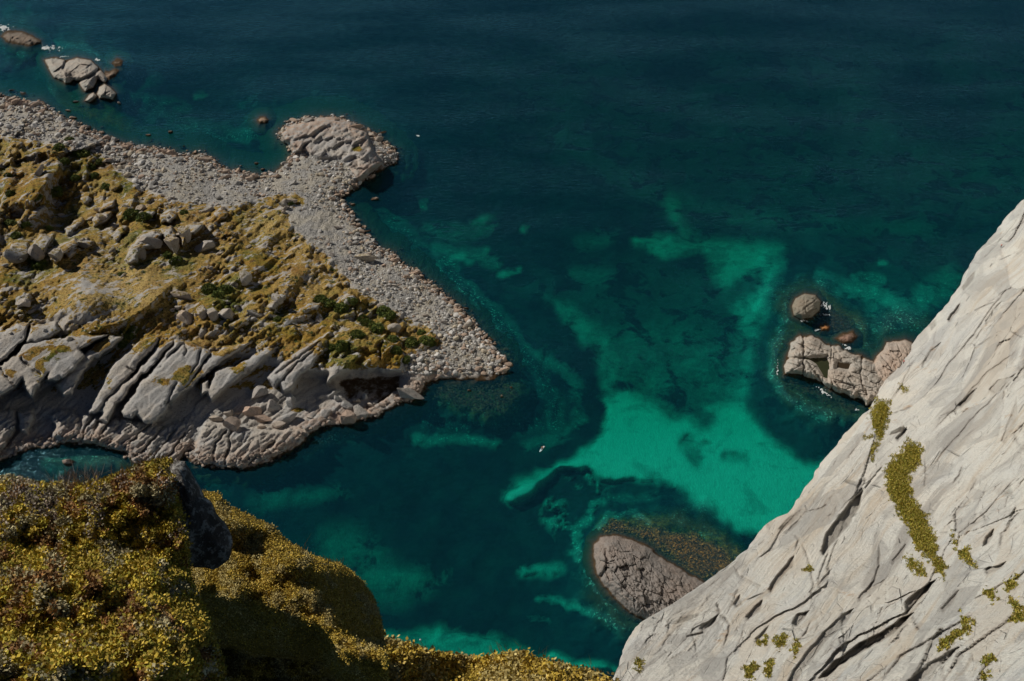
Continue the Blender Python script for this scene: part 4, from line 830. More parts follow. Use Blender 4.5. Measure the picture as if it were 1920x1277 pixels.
# faces turned away from the sun, cut back with shade painted in: (outline, depth m)
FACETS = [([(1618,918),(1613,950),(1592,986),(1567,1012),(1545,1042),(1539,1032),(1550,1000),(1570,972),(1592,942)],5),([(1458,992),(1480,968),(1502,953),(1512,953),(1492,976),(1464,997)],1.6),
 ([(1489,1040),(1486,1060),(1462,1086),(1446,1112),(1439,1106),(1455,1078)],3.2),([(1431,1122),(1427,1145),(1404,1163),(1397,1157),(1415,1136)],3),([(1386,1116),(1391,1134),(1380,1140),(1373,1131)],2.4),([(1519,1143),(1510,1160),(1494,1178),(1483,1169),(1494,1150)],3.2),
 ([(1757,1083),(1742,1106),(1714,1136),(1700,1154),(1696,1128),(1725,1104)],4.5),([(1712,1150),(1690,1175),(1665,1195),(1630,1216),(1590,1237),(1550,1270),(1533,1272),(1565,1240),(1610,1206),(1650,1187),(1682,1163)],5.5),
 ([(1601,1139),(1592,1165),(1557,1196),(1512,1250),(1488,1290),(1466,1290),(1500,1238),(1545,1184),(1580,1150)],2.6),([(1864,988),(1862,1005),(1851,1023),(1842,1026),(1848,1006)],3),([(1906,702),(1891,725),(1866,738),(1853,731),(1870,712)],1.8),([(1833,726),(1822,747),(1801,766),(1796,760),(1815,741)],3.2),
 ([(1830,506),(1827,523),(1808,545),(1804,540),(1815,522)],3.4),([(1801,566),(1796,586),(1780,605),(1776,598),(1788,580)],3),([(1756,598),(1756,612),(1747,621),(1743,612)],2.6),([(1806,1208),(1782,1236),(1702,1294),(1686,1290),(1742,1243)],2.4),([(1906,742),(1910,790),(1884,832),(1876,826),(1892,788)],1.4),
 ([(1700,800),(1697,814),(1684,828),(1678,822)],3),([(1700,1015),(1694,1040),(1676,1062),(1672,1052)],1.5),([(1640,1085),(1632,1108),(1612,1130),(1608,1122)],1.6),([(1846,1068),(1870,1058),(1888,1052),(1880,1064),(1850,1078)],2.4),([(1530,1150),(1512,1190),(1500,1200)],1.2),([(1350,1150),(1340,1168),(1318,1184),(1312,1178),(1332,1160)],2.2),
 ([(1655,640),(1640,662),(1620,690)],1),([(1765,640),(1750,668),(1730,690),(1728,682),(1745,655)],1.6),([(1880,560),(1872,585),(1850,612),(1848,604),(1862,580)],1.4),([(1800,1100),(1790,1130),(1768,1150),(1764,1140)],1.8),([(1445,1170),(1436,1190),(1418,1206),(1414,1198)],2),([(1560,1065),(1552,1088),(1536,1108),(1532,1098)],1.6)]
GRASS = [([(1702,826),(1733,840),(1728,868),(1706,888),(1710,930),(1735,965),(1752,1000),(1760,1040),(1774,1060),(1770,1088),(1758,1075),(1738,1045),(1715,1030),(1704,995),(1682,962),(1663,925),(1659,885),(1672,860)],'long strip of golden green grass growing down a ledge of the pale cliff'),
 ([(1640,745),(1660,742),(1668,752),(1672,775),(1664,800),(1652,830),(1638,868),(1630,850),(1640,822),(1612,826),(1614,822),(1638,808),(1628,785)],'ragged patch of yellow grass on the cliff edge above the layered islet'),
 ([(1786,1000),(1796,1030),(1815,1030),(1826,1060),(1815,1055),(1797,1040)],'small grass tuft on the cliff right of the grass strip'),([(1422,1203),(1440,1196),(1442,1204),(1425,1208)],'small flat moss tuft low on the cliff, left of two'),([(1453,1200),(1466,1190),(1475,1195),(1458,1218)],'small round moss tuft low on the cliff, right of two'),
 ([(1488,1212),(1494,1204),(1498,1212),(1490,1230)],'narrow grass tuft in a low cliff crack'),([(1434,1250),(1446,1240),(1450,1245),(1440,1268)],'narrow moss tuft near the cliff bottom'),([(1396,1252),(1412,1248),(1418,1252),(1404,1275),(1398,1268)],'sparse moss tuft at the bottom of the cliff'),([(1192,1245),(1200,1240),(1204,1250),(1198,1258)],'lone moss tuft near the lower left cliff edge'),
 ([(1846,1108),(1856,1104),(1868,1120),(1860,1128)],'grass tuft on the right part of the cliff'),([(1885,1095),(1905,1085),(1902,1100),(1888,1108)],'grass tuft by the right picture edge, uppermost'),([(1893,1118),(1905,1130),(1920,1150),(1915,1165),(1892,1166),(1905,1150)],'hooked grass patch by the right picture edge'),([(1762,1205),(1800,1185),(1826,1166),(1822,1178),(1790,1200),(1764,1216)],'diagonal line of grass on the lower right cliff'),
 ([(1804,1150),(1812,1154),(1818,1170),(1808,1168)],'small grass clump above the diagonal grass line'),([(1850,1235),(1868,1232),(1860,1242),(1840,1245)],'low moss patch near the bottom right corner'),([(1840,1268),(1852,1264),(1850,1275),(1838,1276)],'moss spot at the bottom right'),([(1512,1062),(1522,1064),(1518,1072),(1510,1068)],'tiny moss tuft in mid cliff'),([(1690,722),(1700,728),(1694,735),(1688,730)],'tiny grass tuft beside the red jacketed climber'),([(1700,1045),(1712,1050),(1722,1062),(1735,1078),(1722,1075),(1706,1062)],'thin ragged grass below the long grass strip')]
def cliff_disp(x, y, d):
    """metres moved towards (+) or away (-) from the camera along the ray, and the mask of dark rock and painted shade"""
    c, s_ = math.cos(math.radians(-48)), math.sin(math.radians(-48)); wob = 18*fbm(P3(x, y, 120), 3, 200)
    u = x*c+y*s_; v = -x*s_+y*c+wob; sc = d/300
    uw = u+7*fbm(P3(x, y, 60), 3, 214); vw = v+3.5*fbm(P3(x, y, 30), 3, 215); pan = np.zeros(x.shape)
    z = 2.6*fbm(P3(u*.4, v, 130), 3, 201)
    rgh = sst(-.05, .3, fbm(P3(u*.5, v, 100), 3, 207)); st = np.zeros(x.shape)
    for (a_, b_, amp, tlt, sd_) in ((230, 80, 1.1, 3.8, 204), (96, 40, .6, 2.8, 205), (44, 19, .5, 1.7, 206), (19, 9, .34, .8, 213)):
        w_ = worley(uw/a_, vw/b_, sd_); k_ = (.08+.55*rgh) if a_ < 100 else .6+.3*rgh
        r1 = _h((w_[2]*1e6).astype(np.int64), (w_[2]*0).astype(np.int64), (w_[2]*0).astype(np.int64), 9)-.5
        z = z+k_*(amp*(w_[2]-.5)+tlt*(r1*w_[3]*1.6+(w_[2]-.35)*w_[4]))
        pan = pan+(r1*.9)*{230: .6, 96: .5, 44: .3, 19: .12}[a_]
        g_ = sst(.045, .0, w_[1]-w_[0])*sst(0, .35, noise(P3(x, y, 34), sd_+7))*k_
        z = z-.25*amp*g_; st = np.maximum(st, g_*.3)
    z = z+.25*ridged(P3(u*.12, v, 20), 4, 208)+.18*fbm(P3(x, y, 9), 4, 209)+.35*rgh*fbm(P3(u*.4, v, 5), 3, 219)
    wx = x+3*fbm(P3(x, y, 18), 3, 211); wy = y+3*fbm(P3(x, y, 18), 3, 212)
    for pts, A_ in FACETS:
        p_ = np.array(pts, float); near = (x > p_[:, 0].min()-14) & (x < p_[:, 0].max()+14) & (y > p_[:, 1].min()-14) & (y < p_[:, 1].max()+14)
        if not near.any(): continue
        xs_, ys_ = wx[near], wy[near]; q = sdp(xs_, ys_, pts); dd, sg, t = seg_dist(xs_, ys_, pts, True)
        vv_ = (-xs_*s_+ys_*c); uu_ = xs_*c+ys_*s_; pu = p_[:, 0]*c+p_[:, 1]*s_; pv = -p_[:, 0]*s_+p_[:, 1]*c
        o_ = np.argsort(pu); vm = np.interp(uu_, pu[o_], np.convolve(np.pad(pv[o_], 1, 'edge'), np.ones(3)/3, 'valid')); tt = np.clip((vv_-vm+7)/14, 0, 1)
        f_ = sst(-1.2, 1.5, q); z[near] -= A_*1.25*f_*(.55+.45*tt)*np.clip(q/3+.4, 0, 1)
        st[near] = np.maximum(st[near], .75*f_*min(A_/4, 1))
    for pts, wd, dp, stn in CCR:
        dd, sg, t = seg_dist(wx, wy, pts); end = np.minimum(sst(-.01, .25, t), sst(1.01, .75, t)); wv = wd*(.55+.45*end)*1.0
        cut = np.exp(-(dd/wv)**4)
        z = z-dp*cut*end+.35*dp*np.exp(-np.clip(dd-wv, 0, None)/(wd*2.2))*(sg < 0)*end*(dd > wv*.6); st = np.maximum(st, stn*cut*end)
    return z*.9, st, pan
def cliff_surface(x, y, s_px):
    d = cliff_depth(x, y); z, st, pan = cliff_disp(x, y, d)
    fade = sst(0, 22, s_px); z = z*(.25+.75*fade)
    rnd_ = np.clip(1-s_px/30, 0, 1)**2.2*5.0*(d/350)              # rolls over at the edge
    return d-z+rnd_, st, pan
def build_cliff():
    E_ = np.array(EDGE, float); ys = np.arange(-300, 1700, 1.6); ex = np.interp(ys, E_[:, 1], E_[:, 0])
    ex = ex+(9*fbm(P3(ys, ys*0, 75), 3, 220)+4*fbm(P3(ys, ys*0, 20), 3, 221))*(1-np.exp(-((ys-682)/45)**2))+1.6*noise(P3(ys, ys*0, 7), 222)
    s1 = np.concatenate([np.arange(0, 420, 1.7), 420+np.cumsum(np.linspace(2, 9, 190))])
    S, Y = np.meshgrid(s1, ys); X = ex[:, None]+S
    D, st, pan = cliff_surface(X, Y, S*.75)
    P = at_d(X, Y, D)
    # the flank beyond the crest drops to the sea
    rows = []; e0 = P[:, 0, :]; nxt = P[:, 1, :]
    out = np.array([-.78, .52, 0]); k_ = np.linspace(0, 1, 26)[1:]
    for q in k_:
        zz = e0[:, 2]*(1-q)-4*q; r_ = np.sqrt(np.clip(1-(1-q)**2, 0, 1))
        p = e0.copy(); drop = e0[:, 2]-zz
        outw = (.5+.10*drop)*1.0
        p[:, 2] = zz; p[:, :2] += outw[:, None]*out[:2]*(q**.8)+(np.stack([noise(P3(ys, ys*0+q*30, 12), 230), noise(P3(ys, ys*0+q*30, 12), 231)], -1)*np.minimum(drop, 2)[:, None]*.3)
        rows.append(p)
    F_ = np.stack(rows[::-1], 1); P = np.concatenate([F_, P], 1)
    pad = np.zeros((len(ys), F_.shape[1])); st = np.concatenate([pad, st], 1); pan = np.concatenate([pad, pan], 1)
    XX = np.concatenate([np.repeat(ex[:, None], F_.shape[1], 1)-np.arange(F_.shape[1], 0, -1)*4, X], 1); YY = np.concatenate([np.repeat(ys[:, None], F_.shape[1], 1), Y], 1)
    c, s_ = math.cos(math.radians(-48)), math.sin(math.radians(-48)); uu = (XX*c+YY*s_)*.16; vv = (-XX*s_+YY*c+18*fbm(P3(XX, YY, 120), 3, 200))*.16
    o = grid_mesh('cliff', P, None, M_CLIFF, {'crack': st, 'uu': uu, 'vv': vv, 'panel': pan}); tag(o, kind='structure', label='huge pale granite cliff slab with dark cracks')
build_cliff()
M_CGRASS = mat_moss('cliff_grass', [(.25, (.09, .10, .012)), (.42, (.22, .19, .02)), (.56, (.30, .23, .03)), (.72, (.12, .14, .018))], 2.2, .6, (.27, .20, .06))
for gi, (pts, lab) in enumerate(GRASS):
    p = np.array(pts, float); st = 1.2; xs = np.arange(p[:, 0].min()-8, p[:, 0].max()+8, st); ys = np.arange(p[:, 1].min()-8, p[:, 1].max()+8, st); x, y = np.meshgrid(xs, ys)
    big = gi < 2; wb = 5 if big else 2
    q = sdp(x+wb*fbm(P3(x, y, 9), 3, 240), y+wb*fbm(P3(x, y, 9), 3, 241), pts); E_ = np.array(EDGE, float); s_px = (x-np.interp(y, E_[:, 1], E_[:, 0]))*.75
    D, _, _ = cliff_surface(x, y, np.maximum(s_px, 0)); n_ = fbm(P3(x, y, 4), 3, 243)
    D = D-(np.clip(q/8, -.4, 1)*.9+.6*n_)*(D/300)
    q = q-(4 if gi == 1 else 2.5 if gi == 0 else 0); mk = (q+7*fbm(P3(x, y, 7), 3, 9)*(1.4 if big else .7) > 1.5) & (s_px > 1); Pg = at_d(x, y, D)
    go = tag(grid_mesh('grass_patch', Pg, mk, M_CGRASS), lab, 'grass', None, 'stuff')
    mk2 = (q+13*fbm(P3(x, y, 5), 3, 19) > -1.5) & (s_px > 2); C = Pg[mk2]; r2 = np.random.RandomState(gi); C = np.repeat(C, 3, 0)+r2.normal(size=(3*len(C), 3))*.12; m_ = len(C)
    if m_:
        up_ = np.array([0, 0, 1.])+r2.normal(size=(m_, 3))*.55; up_ /= np.linalg.norm(up_, axis=1)[:, None]; sd_ = np.cross(up_, r2.normal(size=(m_, 3))); sd_ /= np.linalg.norm(sd_, axis=1)[:, None]; l_ = r2.uniform(.2, .6, m_)[:, None]
        Vb = np.stack([C-sd_*l_*.3, C+up_*l_, C+sd_*l_*.3], 1).reshape(-1, 3); cc = np.array([(.38,.32,.05),(.30,.28,.035),(.48,.38,.10),(.15,.17,.025),(.40,.30,.06)])[r2.randint(5, size=m_)]*r2.uniform(.55, 1.3, m_)[:, None]
        tag(mesh_np('blades', Vb, np.arange(3*m_).reshape(-1, 3), M_LEAF, False, None, np.repeat(cc, 3, 0), go), kind='stuff')
def cliff_pt(px, py, off=0.0):
    E_ = np.array(EDGE, float); x = np.array([[float(px)]]); y = np.array([[float(py)]]); s_px = (x-np.interp(y, E_[:, 1], E_[:, 0]))*.75
    D, _, _ = cliff_surface(x, y, np.maximum(s_px, 0)); return at_d(x, y, D-off)[0, 0], float(D[0, 0])
# the loose white slab lying on the cliff
V = rock_shape(I4, 77, 14, .5, .05, .6); c, D_ = cliff_pt(1680, 808, .6)
o = mesh_np('slab_boulder', V, I4[1], M_CLIFF, False, {'crack': V[:, 0]*0, 'panel': V[:, 0]*0, 'uu': V[:, 0]*3, 'vv': V[:, 1]*3}); o.location = c; o.scale = (4.2, 2.3, 2.2); o.rotation_euler = (.2, math.radians(-32), .35)
tag(o, 'loose pale slab boulder perched on the cliff beside the grass', 'boulder')

# ------------------------------------------------------------------ foreground ledges
def ledge(name, top, x0, x1, y1, step, depth, mat, label, drop=25.0, attrs=None, sharp=.35, sk=.8):
    xs = np.arange(x0, x1, step); T = np.array(top, float); ty = np.interp(xs, T[:, 0], T[:, 1])+3*fbm(P3(xs, xs*0, 22), 4, 301)
    n_ = int((y1-ty.min())/step); t = np.linspace(0, 1, n_)**1.05
    Y = ty[None, :]+(y1-ty)[None, :]*t[:, None]; X = np.repeat(xs[None, :], n_, 0)
    D = depth(X, Y, Y-ty[None, :]); P = at_d(X, Y, D); rows = []
    for q in np.linspace(0, 1, 22)[1:]:
        gx = np.gradient(ty, xs); nl = np.sqrt(1+gx**2); inn = 30*np.sqrt(q)
        rows.append(at_d(X[0]-gx/nl*inn*1.0, Y[0]+inn/nl, D[0]*(1+sk*q*q+.02*q)))
    PP = np.concatenate([np.stack(rows[::-1], 0), P], 0)
    o = grid_mesh(name, PP, None, mat); tag(o, label, kind='structure'); return (X, Y, D, P)
TOPA = [(-1100,960),(-400,905),(0,893),(60,905),(110,909),(190,905),(215,890),(250,880),(290,866),(316,862),(326,880),(331,905),(337,940),(345,975),(350,1005),(353,1040),(356,1085),(372,1130),(390,1180),(412,1240),(425,1300),(445,1400),(470,1700)]
TOPC = [(150,950),(330,925),(375,919),(410,926),(432,950),(470,965),(510,985),(540,1015),(590,1043),(640,1058),(680,1088),(700,1120),(713,1155),(720,1195),(728,1260),(740,1400),(760,1700)]
TOPD = [(520,1130),(600,1158),(680,1182),(735,1202),(770,1210),(795,1220),(850,1228),(900,1236),(940,1226),(985,1224),(1010,1237),(1060,1250),(1110,1262),(1145,1276),(1180,1300),(1240,1400)]
def g2(x, y, cx, cy, rx, ry): return np.exp(-((x-cx)/rx)**2-((y-cy)/ry)**2)
def depA(x, y, t):
    d = 4.9-1.9*sst(860, 1300, y)
    d = d-.28*g2(x, y, 270, 930, 90, 60)-.22*g2(x, y, 60, 960, 120, 50)+.14*g2(x, y, 150, 1050, 90, 40)+.12*g2(x, y, 270, 1020, 40, 60)-.25*g2(x, y, 90, 1090, 130, 50)+.14*g2(x, y, 210, 1150, 60, 60)+.1*g2(x, y, 60, 1190, 60, 25)-.2*g2(x, y, 150, 1250, 200, 50)
    d = d+.9*sst(230, 430, x-(y-1050)*.25*sst(1000, 1200, y))*sst(980, 1080, y)
    d = d+.16*fbm(P3(x, y, 60), 3, 310)+.11*fbm(P3(x, y, 20), 4, 311)+.03*ridged(P3(x, y, 9), 3, 312)
    return d+.25*np.exp(-t/14)
def depC(x, y, t):
    d = 6.9-1.3*sst(930, 1300, y)
    s1 = sst(560, 720, x+(1060-y)*.35); d = d+2.1*s1*(1-sst(0, 30, y-(1158+(x-600)*.37)))
    yd = np.interp(x, [330, 400, 480, 560, 600, 640, 830], [1070, 1112, 1135, 1150, 1170, 1203, 1280])+14*noise(P3(x, y, 60), 320)
    d = d+3.0*sst(0, 95, y-yd)
    d = d-.25*g2(x, y, 520, 1060, 60, 35)-.22*g2(x, y, 440, 1100, 50, 30)+.2*g2(x, y, 480, 1085, 22, 18)+.2*g2(x, y, 400, 1120, 25, 22)-.2*g2(x, y, 450, 985, 50, 25)-.2*g2(x, y, 560, 1120, 45, 25)
    d = d+.15*fbm(P3(x, y, 70), 3, 321)+.08*fbm(P3(x, y, 24), 4, 322)+.035*ridged(P3(x, y, 9), 3, 323)
    return d+.5*np.exp(-t/16)
def depD(x, y, t):
    d = 17-2.0*sst(1180, 1400, y)+(x-800)*.004
    d = d+1.5*sst(1, 60, (y-1198)-(x-640)*.42)*sst(900, 800, x)
    d = d+2.8*g2(x, y, 880, 1250, 75, 40)
    d = d+.35*fbm(P3(x, y, 50), 3, 331)+.15*fbm(P3(x, y, 16), 4, 332)
    return d+.7*np.exp(-t/12)
M_MA = mat_moss('ledge_turf', [(.28, (.08, .08, .015)), (.45, (.2, .16, .03)), (.58, (.28, .2, .05)), (.75, (.13, .12, .025))], 16, .03, (.30, .25, .14))
M_MC = mat_moss('mossy_slope', [(.28, (.07, .06, .012)), (.45, (.15, .11, .02)), (.58, (.21, .15, .035)), (.75, (.11, .085, .018))], 7, .06, (.34, .28, .13))
M_MD = mat_moss('grassy_rim', [(.28, (.14, .13, .02)), (.45, (.33, .25, .035)), (.58, (.42, .31, .05)), (.75, (.22, .19, .03))], 4, .08, (.38, .31, .16))
GD = ledge('grassy_rim_ground', TOPD, 520, 1240, 1500, 2.5, depD, M_MD, 'narrow golden rim of turf along the bottom of the photo')
GC = ledge('mossy_ledge_ground', TOPC, 150, 745, 1600, 2.5, depC, M_MC, 'golden mossy ledge falling away into shade')
GA = ledge('heath_ledge_ground', TOPA, -1100, 455, 1650, 2.5, depA, M_MA, 'nearest heath covered ledge', sk=.06)

def sprigs(name, G, n, test, size, pals, label, seed, leaves=7, up=.45, normal_spread=.6, wid=.38, cat='heath'):
    """small leafy sprigs rooted on a ledge"""
    r2 = np.random.RandomState(seed); X, Y, D, P = G; ny, nx = X.shape; jmax = min(ny-1, int(ny*.62)); jj = r2.randint(1, jmax, n*4); ii = r2.randint(1, nx-1, n*4)
    px, py = X[jj, ii], Y[jj, ii]; keep = (r2.rand(n*4) < test(px, py)) & (px > -650) & (r2.rand(n*4) < np.where(px < -60, .45, 1)) & (py < 1340); jj, ii = jj[keep][:n], ii[keep][:n]; px, py = px[keep][:n], py[keep][:n]; m_ = len(jj)
    base = P[jj, ii]; du = P[jj, np.minimum(ii+1, nx-1)]-P[jj, ii-1]; dv = P[np.maximum(jj-1, 0), ii]-P[jj+1, ii]; nn = np.cross(du, dv); nn /= np.linalg.norm(nn, axis=1)[:, None]+1e-9; nn[nn[:, 2] < 0] *= -1
    nn = nn*.6+np.array([0, 0, .6]); nn /= np.linalg.norm(nn, axis=1)[:, None]
    base = base+du/2.5*r2.uniform(-1, 1, (m_, 1))
    pal_i = pals(px, py, r2); Vs = []; Cs = []
    for k in range(leaves):
        dirn = nn*up+r2.normal(size=(m_, 3))*normal_spread; dirn /= np.linalg.norm(dirn, axis=1)[:, None]
        side = np.cross(dirn, nn+r2.normal(size=(m_, 3))*.45); side /= np.linalg.norm(side, axis=1)[:, None]
        s = (size*r2.uniform(.6, 1.4, m_))[:, None]; root = base+nn*s*.5*r2.uniform(0, 1, (m_, 1))+r2.normal(size=(m_, 3))*s*.5
        Vs.append(np.stack([root, root+dirn*s*.5+side*s*wid, root+dirn*s, root+dirn*s*.5-side*s*wid], 1)); Cs.append(pal_i*r2.uniform(.55, 1.3, (m_, 1)))
    V = np.concatenate(Vs).reshape(-1, 3); C = np.repeat(np.concatenate(Cs), 4, 0)
    tag(mesh_np(name, V, np.arange(len(V)).reshape(-1, 4), M_LEAF, False, None, C), label, cat, None, 'stuff')
OL = np.array([(.60,.44,.05),(.40,.35,.04),(.66,.47,.08),(.13,.14,.022)]); BRN = np.array([(.34,.16,.05),(.24,.13,.05),(.42,.26,.08)]); PALE = np.array([(.56,.50,.28),(.48,.42,.24),(.40,.33,.18)]); GRY = np.array([(.42,.36,.30),(.34,.26,.21)])
def palA(px, py, r2):
    n_ = fbm(P3(px, py, 34), 3, 401); n2 = fbm(P3(px, py, 12), 2, 402); up_ = sst(1010, 930, py)
    k = np.zeros(len(px), int); k[(n_+.3*up_+.2*n2) > .32] = 1; k[(fbm(P3(px, py, 20), 3, 403)+.16*up_+.08*sst(200, 40, px)+.3*r2.rand(len(px))) > .50] = 2; k[(fbm(P3(px, py, 45), 2, 404) > .15) & (py < 1010) & (r2.rand(len(px)) < .45)] = 3
    j = r2.randint(0, 3, len(px)); out = np.zeros((len(px), 3)); 
    for q, A in enumerate((OL, BRN, PALE, GRY)): m = k == q; out[m] = A[j[m] % len(A)]
    return out*(.85+.5*fbm(P3(px, py, 15), 3, 405))[:, None]
sprigs('heath', GA, 120000, lambda a_, b_: .45+.55*sst(-.3, .2, noise(P3(a_, b_, 10), 77)), .0115, palA, 'crowberry and heather carpet in olive, brown and pale lichen tones on the nearest ledge', 51, 7)
def palC(px, py, r2):
    n_ = fbm(P3(px, py, 22), 3, 411); j = r2.randint(0, 3, len(px)); A = np.array([(.52,.36,.05),(.40,.29,.04),(.58,.41,.09)])[j]; B = np.array([(.52,.43,.18),(.46,.36,.13),(.42,.31,.09)])[j]; return np.where((n_ > .12)[:, None], B, A)
sprigs('moss', GC, 45000, lambda a_, b_: np.where(a_ > 330, .9, .55), .010, palC, 'short golden moss and lichen tufts on the second ledge', 52, 5, cat='moss')
sprigs('turf', GD, 9000, lambda a_, b_: .9+0*a_, .06, lambda a_, b_, r: palC(a_, b_, r), 'short sunlit grass tufts along the lowest rim', 53, 5, cat='grass')
# dry heather stems that break the ledge skyline
def stems(G, n, xr, label, seed, L=.09, cols=((.33,.28,.26),(.26,.2,.17))):
    r2 = np.random.RandomState(seed); X, Y, D, P = G; Vs, Fs, Cs = [], [], []; off = 0
    for i in range(n):
        px = r2.uniform(*xr); ii = np.argmin(np.abs(X[0]-px)); jj = int(abs(r2.normal(0, 5))); b = P[jj, ii]; d = np.array([r2.normal(0, .5), r2.normal(0, .3), 1.0]); d /= np.linalg.norm(d); c = cols[r2.randint(len(cols))]
        for t in range(4):
            dd = d+r2.normal(size=3)*.35; dd /= np.linalg.norm(dd); l = L*r2.uniform(.4, 1); w_ = np.array([.0018, 0, 0])*L/.09; st_ = b+d*L*.25*t
            Vs.append([st_-w_, st_+w_, st_+dd*l*.6+w_*.6, st_+dd*l, st_+dd*l*.6-w_*.6]); Fs.append(np.arange(5)+off); off += 5; Cs += [c]*5
    tag(mesh_np('dry_stems', np.array(Vs).reshape(-1, 3), np.array(Fs), M_LEAF, False, None, np.array(Cs)), label, 'heather stems', None, 'stuff')
stems(GA, 60, (105, 200), 'bare grey heather stems on the skyline of the nearest ledge', 61); stems(GA, 50, (205, 330), 'brown sprigs on the hump above the lichened boulder', 62, .06, ((.2,.1,.05),(.17,.13,.03)))
stems(GD, 24, (740, 1130), 'thin dry grass blades on the lowest rim', 63, .28, ((.35,.3,.15),(.25,.2,.1))); stems(GC, 14, (560, 660), 'dry grass blades on the brow of the second ledge', 64, .12, ((.4,.35,.2),))

# lichened boulder wedged at the edge of the nearest ledge
def near_boulder():
    s = N('lichened_boulder'); g = s.geo(); P = g.outputs['Position']; o1 = s.noise(P, 6, 5, .7); o2 = s.noise(P, 28, 5, .75)
    c = s.mix(s.rng(o1, .4, .6), (.08, .068, .06), (.15, .135, .12)); c = s.mix(s.rng(o2, .52, .6), c, (.34, .32, .29)); c = s.mix(s.math('MULTIPLY', s.rng(o1, .52, .62), s.rng(o2, .42, .55)), c, (.6, .58, .54))
    m = s.bsdf(c, .9, s.bump(o2, 1, .05), .2)
    V, Fc = I4; V = V.copy()
    # outline of the boulder in its own width/height frame
    OUT = [(-.55,1.0),(-.30,1.02),(-.12,.72),(.12,.35),(.48,-.05),(.86,-.45),(.98,-.72),(.80,-.92),(.42,-1.0),(-.2,-1.0),(-.75,-.92),(-.95,-.2),(-.8,.5)]
    OUT = np.array(OUT); ang = np.arctan2(OUT[:, 1], OUT[:, 0]); o_ = np.argsort(ang); ang = ang[o_]; rad = np.hypot(OUT[:, 0], OUT[:, 1])[o_]
    ang = np.concatenate([ang-2*np.pi, ang, ang+2*np.pi]); rad = np.tile(rad, 3)
    th = np.arctan2(V[:, 2], V[:, 0]); R = np.interp(th, ang, rad); V[:, 0] *= R; V[:, 2] *= R; V[:, 1] *= .62
    for k, (n, c_) in enumerate([((.75,-.6,.1),.42),((-.2,-1,.15),.47),((.3,-.9,-.5),.5)]):
        n = np.array(n); n = n/np.linalg.norm(n); d = V@n-c_; q = d > 0; V[q] -= np.outer(d[q], n)*.9
    V *= (1+.12*fbm(V*2.2, 4, 7)+.10*fbm(V*6, 4, 9))[:, None]
    D_ = 4.85; c = at_d(np.array(366.), np.array(966.), np.array(D_)); sc = D_/FPX
    # frame: right, forward, up as seen from the camera (a real rock standing tilted on the ledge)
    W = V[:, [0]]*np.array([1, 0, 0])*72*sc*1.05+V[:, [1]]*FW*95*sc+V[:, [2]]*UPV*96*sc
    o = mesh_np('lichened_boulder', W, Fc, m, True); o.location = c
    tag(o, 'dark lichen spotted boulder at the edge of the nearest ledge', 'boulder')
near_boulder()

# ------------------------------------------------------------------ people
def skin_body(name, joints, edges, radii, mat, parent):
    me = bpy.data.meshes.new(name); me.from_pydata(joints, edges, []); o = link(bpy.data.objects.new(name, me), parent); me.materials.append(mat)
    md = o.modifiers.new('skin', 'SKIN'); md.use_smooth_shade = True
    for v, r in zip(me.skin_vertices[0].data, radii): v.radius = (r, r)
    me.skin_vertices[0].data[0].use_root = True
    o.modifiers.new('sub', 'SUBSURF').levels = 1; o.modifiers['sub'].render_levels = 1; return o
M_SKIN = mat_plain('skin', (.50, .30, .20)); M_RED = mat_plain('red_jacket', (.62, .055, .03)); M_WHITE = mat_plain('white_shell', (.8, .8, .78), .4); M_BLUE = mat_plain('pale_blue_board', (.55, .74, .80), .35)
M_PANTS = mat_plain('dark_trousers', (.05, .055, .07)); M_ORG = mat_plain('orange_top', (.70, .30, .14)); M_PINK = mat_plain('coral_top', (.72, .25, .18)); M_HAIR = mat_plain('hair', (.07, .045, .03)); M_WOOD = mat_plain('paddle_shaft', (.3, .3, .32))
BJ = {'stand': [(0,0,.95),(0,0,1.15),(0,0,1.42),(0,0,1.52),(.0,0,1.6),(0,.01,1.72),(-.2,0,1.40),(-.27,.08,1.14),(-.24,.24,.95),(-.23,.31,.90),(.2,0,1.40),(.3,.1,1.15),(.3,.3,1.05),(.3,.38,1.04),(-.1,0,.9),(-.13,.04,.5),(-.14,-.02,.08),(-.14,.14,.04),(.1,0,.9),(.16,.12,.52),(.17,.06,.1),(.17,.22,.05)],
      'sit': [(0,0,.12),(0,-.02,.34),(0,-.02,.6),(0,0,.7),(0,.01,.78),(0,.03,.90),(-.2,0,.58),(-.27,.14,.36),(-.1,.32,.34),(-.05,.38,.34),(.2,0,.58),(.28,.14,.38),(.12,.32,.42),(.06,.38,.42),(-.1,.02,.12),(-.2,.42,.26),(-.16,.78,.06),(-.16,.92,.1),(.1,.02,.12),(.2,.42,.26),(.16,.78,.06),(.16,.92,.1)]}
BE = [(0,1),(1,2),(2,3),(3,4),(4,5),(2,6),(6,7),(7,8),(8,9),(2,10),(10,11),(11,12),(12,13),(0,14),(14,15),(15,16),(16,17),(0,18),(18,19),(19,20),(20,21)]
BRAD = [.15,.13,.16,.06,.085,.08,.07,.05,.038,.035,.07,.05,.038,.035,.10,.07,.045,.04,.10,.07,.045,.04]
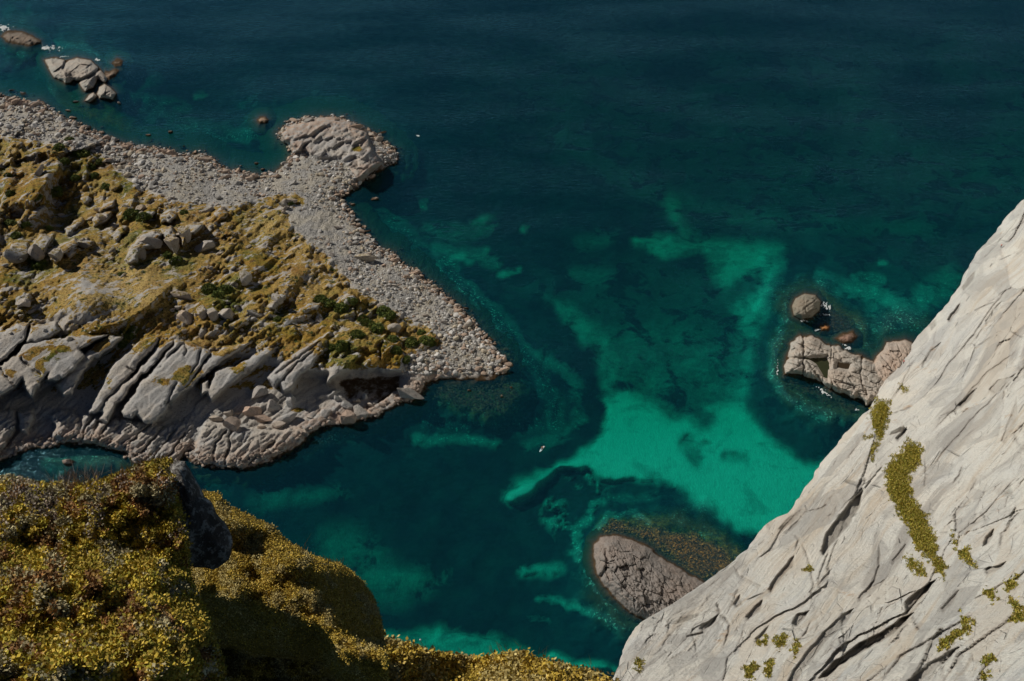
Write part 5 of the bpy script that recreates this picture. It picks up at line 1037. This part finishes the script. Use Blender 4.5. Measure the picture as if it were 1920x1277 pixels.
def person(loc, rz, pose, top, label, helmet=None, scale=1.0):
    J = BJ[pose]; r = empty('person', loc, rz); r.scale = (scale,)*3; tag(r, label, 'person')
    skin_body('body', J, BE, BRAD, M_SKIN, r)
    skin_body('jacket', [J[0], J[1], J[2], J[6], J[7], J[8], J[10], J[11], J[12]], [(0,1),(1,2),(2,3),(3,4),(4,5),(2,6),(6,7),(7,8)], [.18,.16,.185,.09,.07,.055,.09,.07,.055], top, r)
    skin_body('trousers', [J[0], J[14], J[15], J[16], J[18], J[19], J[20]], [(0,1),(1,2),(2,3),(0,4),(4,5),(5,6)], [.17,.12,.09,.065,.12,.09,.065], M_PANTS, r)
    V, Fc = I2; hd = np.array(J[5]); V2 = V*[.125, .14, .115]+hd+[0, -.01, .03]
    mesh_np('helmet' if helmet else 'hair', V2, Fc, helmet or M_HAIR, True, parent=r); return r
def outline_solid(name, pts, t, mat, parent=None):
    n = len(pts); V = [(a_, b_, 0) for a_, b_ in pts]+[(a_*.96, b_*.98, t) for a_, b_ in pts]+[(0, 0, 0), (0, 0, t*1.05)]
    Fc = [(i, (i+1) % n, n+(i+1) % n, n+i) for i in range(n)]; o = mesh_np(name, V, Fc+[(2*n, (i+1) % n, i, i) for i in range(0)], mat, True, parent=parent)
    me = bpy.data.meshes.new(name); me.from_pydata(V, [], Fc+[(2*n, (i+1) % n, i) for i in range(n)]+[(2*n+1, n+i, n+(i+1) % n) for i in range(n)]); me.materials.append(mat); o.data = me; return o
# paddle board with its rider
cb = at(1016, 842, .05); th = math.atan2(at(1021, 836, 0)[1]-at(1011, 849, 0)[1], at(1021, 836, 0)[0]-at(1011, 849, 0)[0])
bd = empty('paddleboard', cb, th); tag(bd, 'pale blue and white paddleboard floating in the bay under its rider', 'paddleboard')
L_ = 1.75; prof = [(L_*math.cos(a_), .42*math.sin(a_)*(1 if abs(math.cos(a_)) < .5 else 1)) for a_ in np.linspace(0, 2*math.pi, 36, endpoint=False)]
outline_solid('deck', prof, .14, M_BLUE, bd); f_ = outline_solid('fin', [(-1.5, -.02), (-1.2, -.02), (-1.2, .02), (-1.5, .02)], -.2, M_WHITE, bd)
sdir = np.array([math.cos(th), math.sin(th), 0])
person(cb+sdir*.45+np.array([0, 0, .12]), th+math.pi/2, 'sit', M_ORG, 'person in an orange top sitting on the paddleboard in the bay', scale=1.1)
bg_ = mesh_np('dry_bag', rock_shape(I3, 9, 4, .85, .04)*[.32, .24, .22], I3[1], M_WHITE, True); bg_.location = cb+np.array([math.cos(th+.0)*1.2+.25, math.sin(th)*1.2-.15, .3]); tag(bg_, 'round white bag resting on the end of the paddleboard', 'bag')
# climbers
for px, py, top, hel, lab in [(1694, 681, M_RED, M_WHITE, 'climber in a red jacket and white helmet at the cliff foot beside the pink rocks'), (1877, 463, M_PINK, M_WHITE, 'climber in a coral top high on the far cliff edge')]:
    c, D_ = cliff_pt(px, py, 6.5 if px < 1800 else .9); person(c-np.array([0, 0, .35]), 1.2, 'stand', top, lab, hel, 1.2)
# small float in the lower bay
c = at(788, 1200, .0); r = empty('buoy', c); tag(r, 'tiny white float on turquoise water above the lowest rim', 'buoy')
mesh_np('float', I3[0]*[.28, .28, .3]+[0, 0, .1], I3[1], M_WHITE, True, parent=r); outline_solid('mast', [(-.04, -.04), (.04, -.04), (.04, .04), (-.04, .04)], .9, M_WHITE, r)
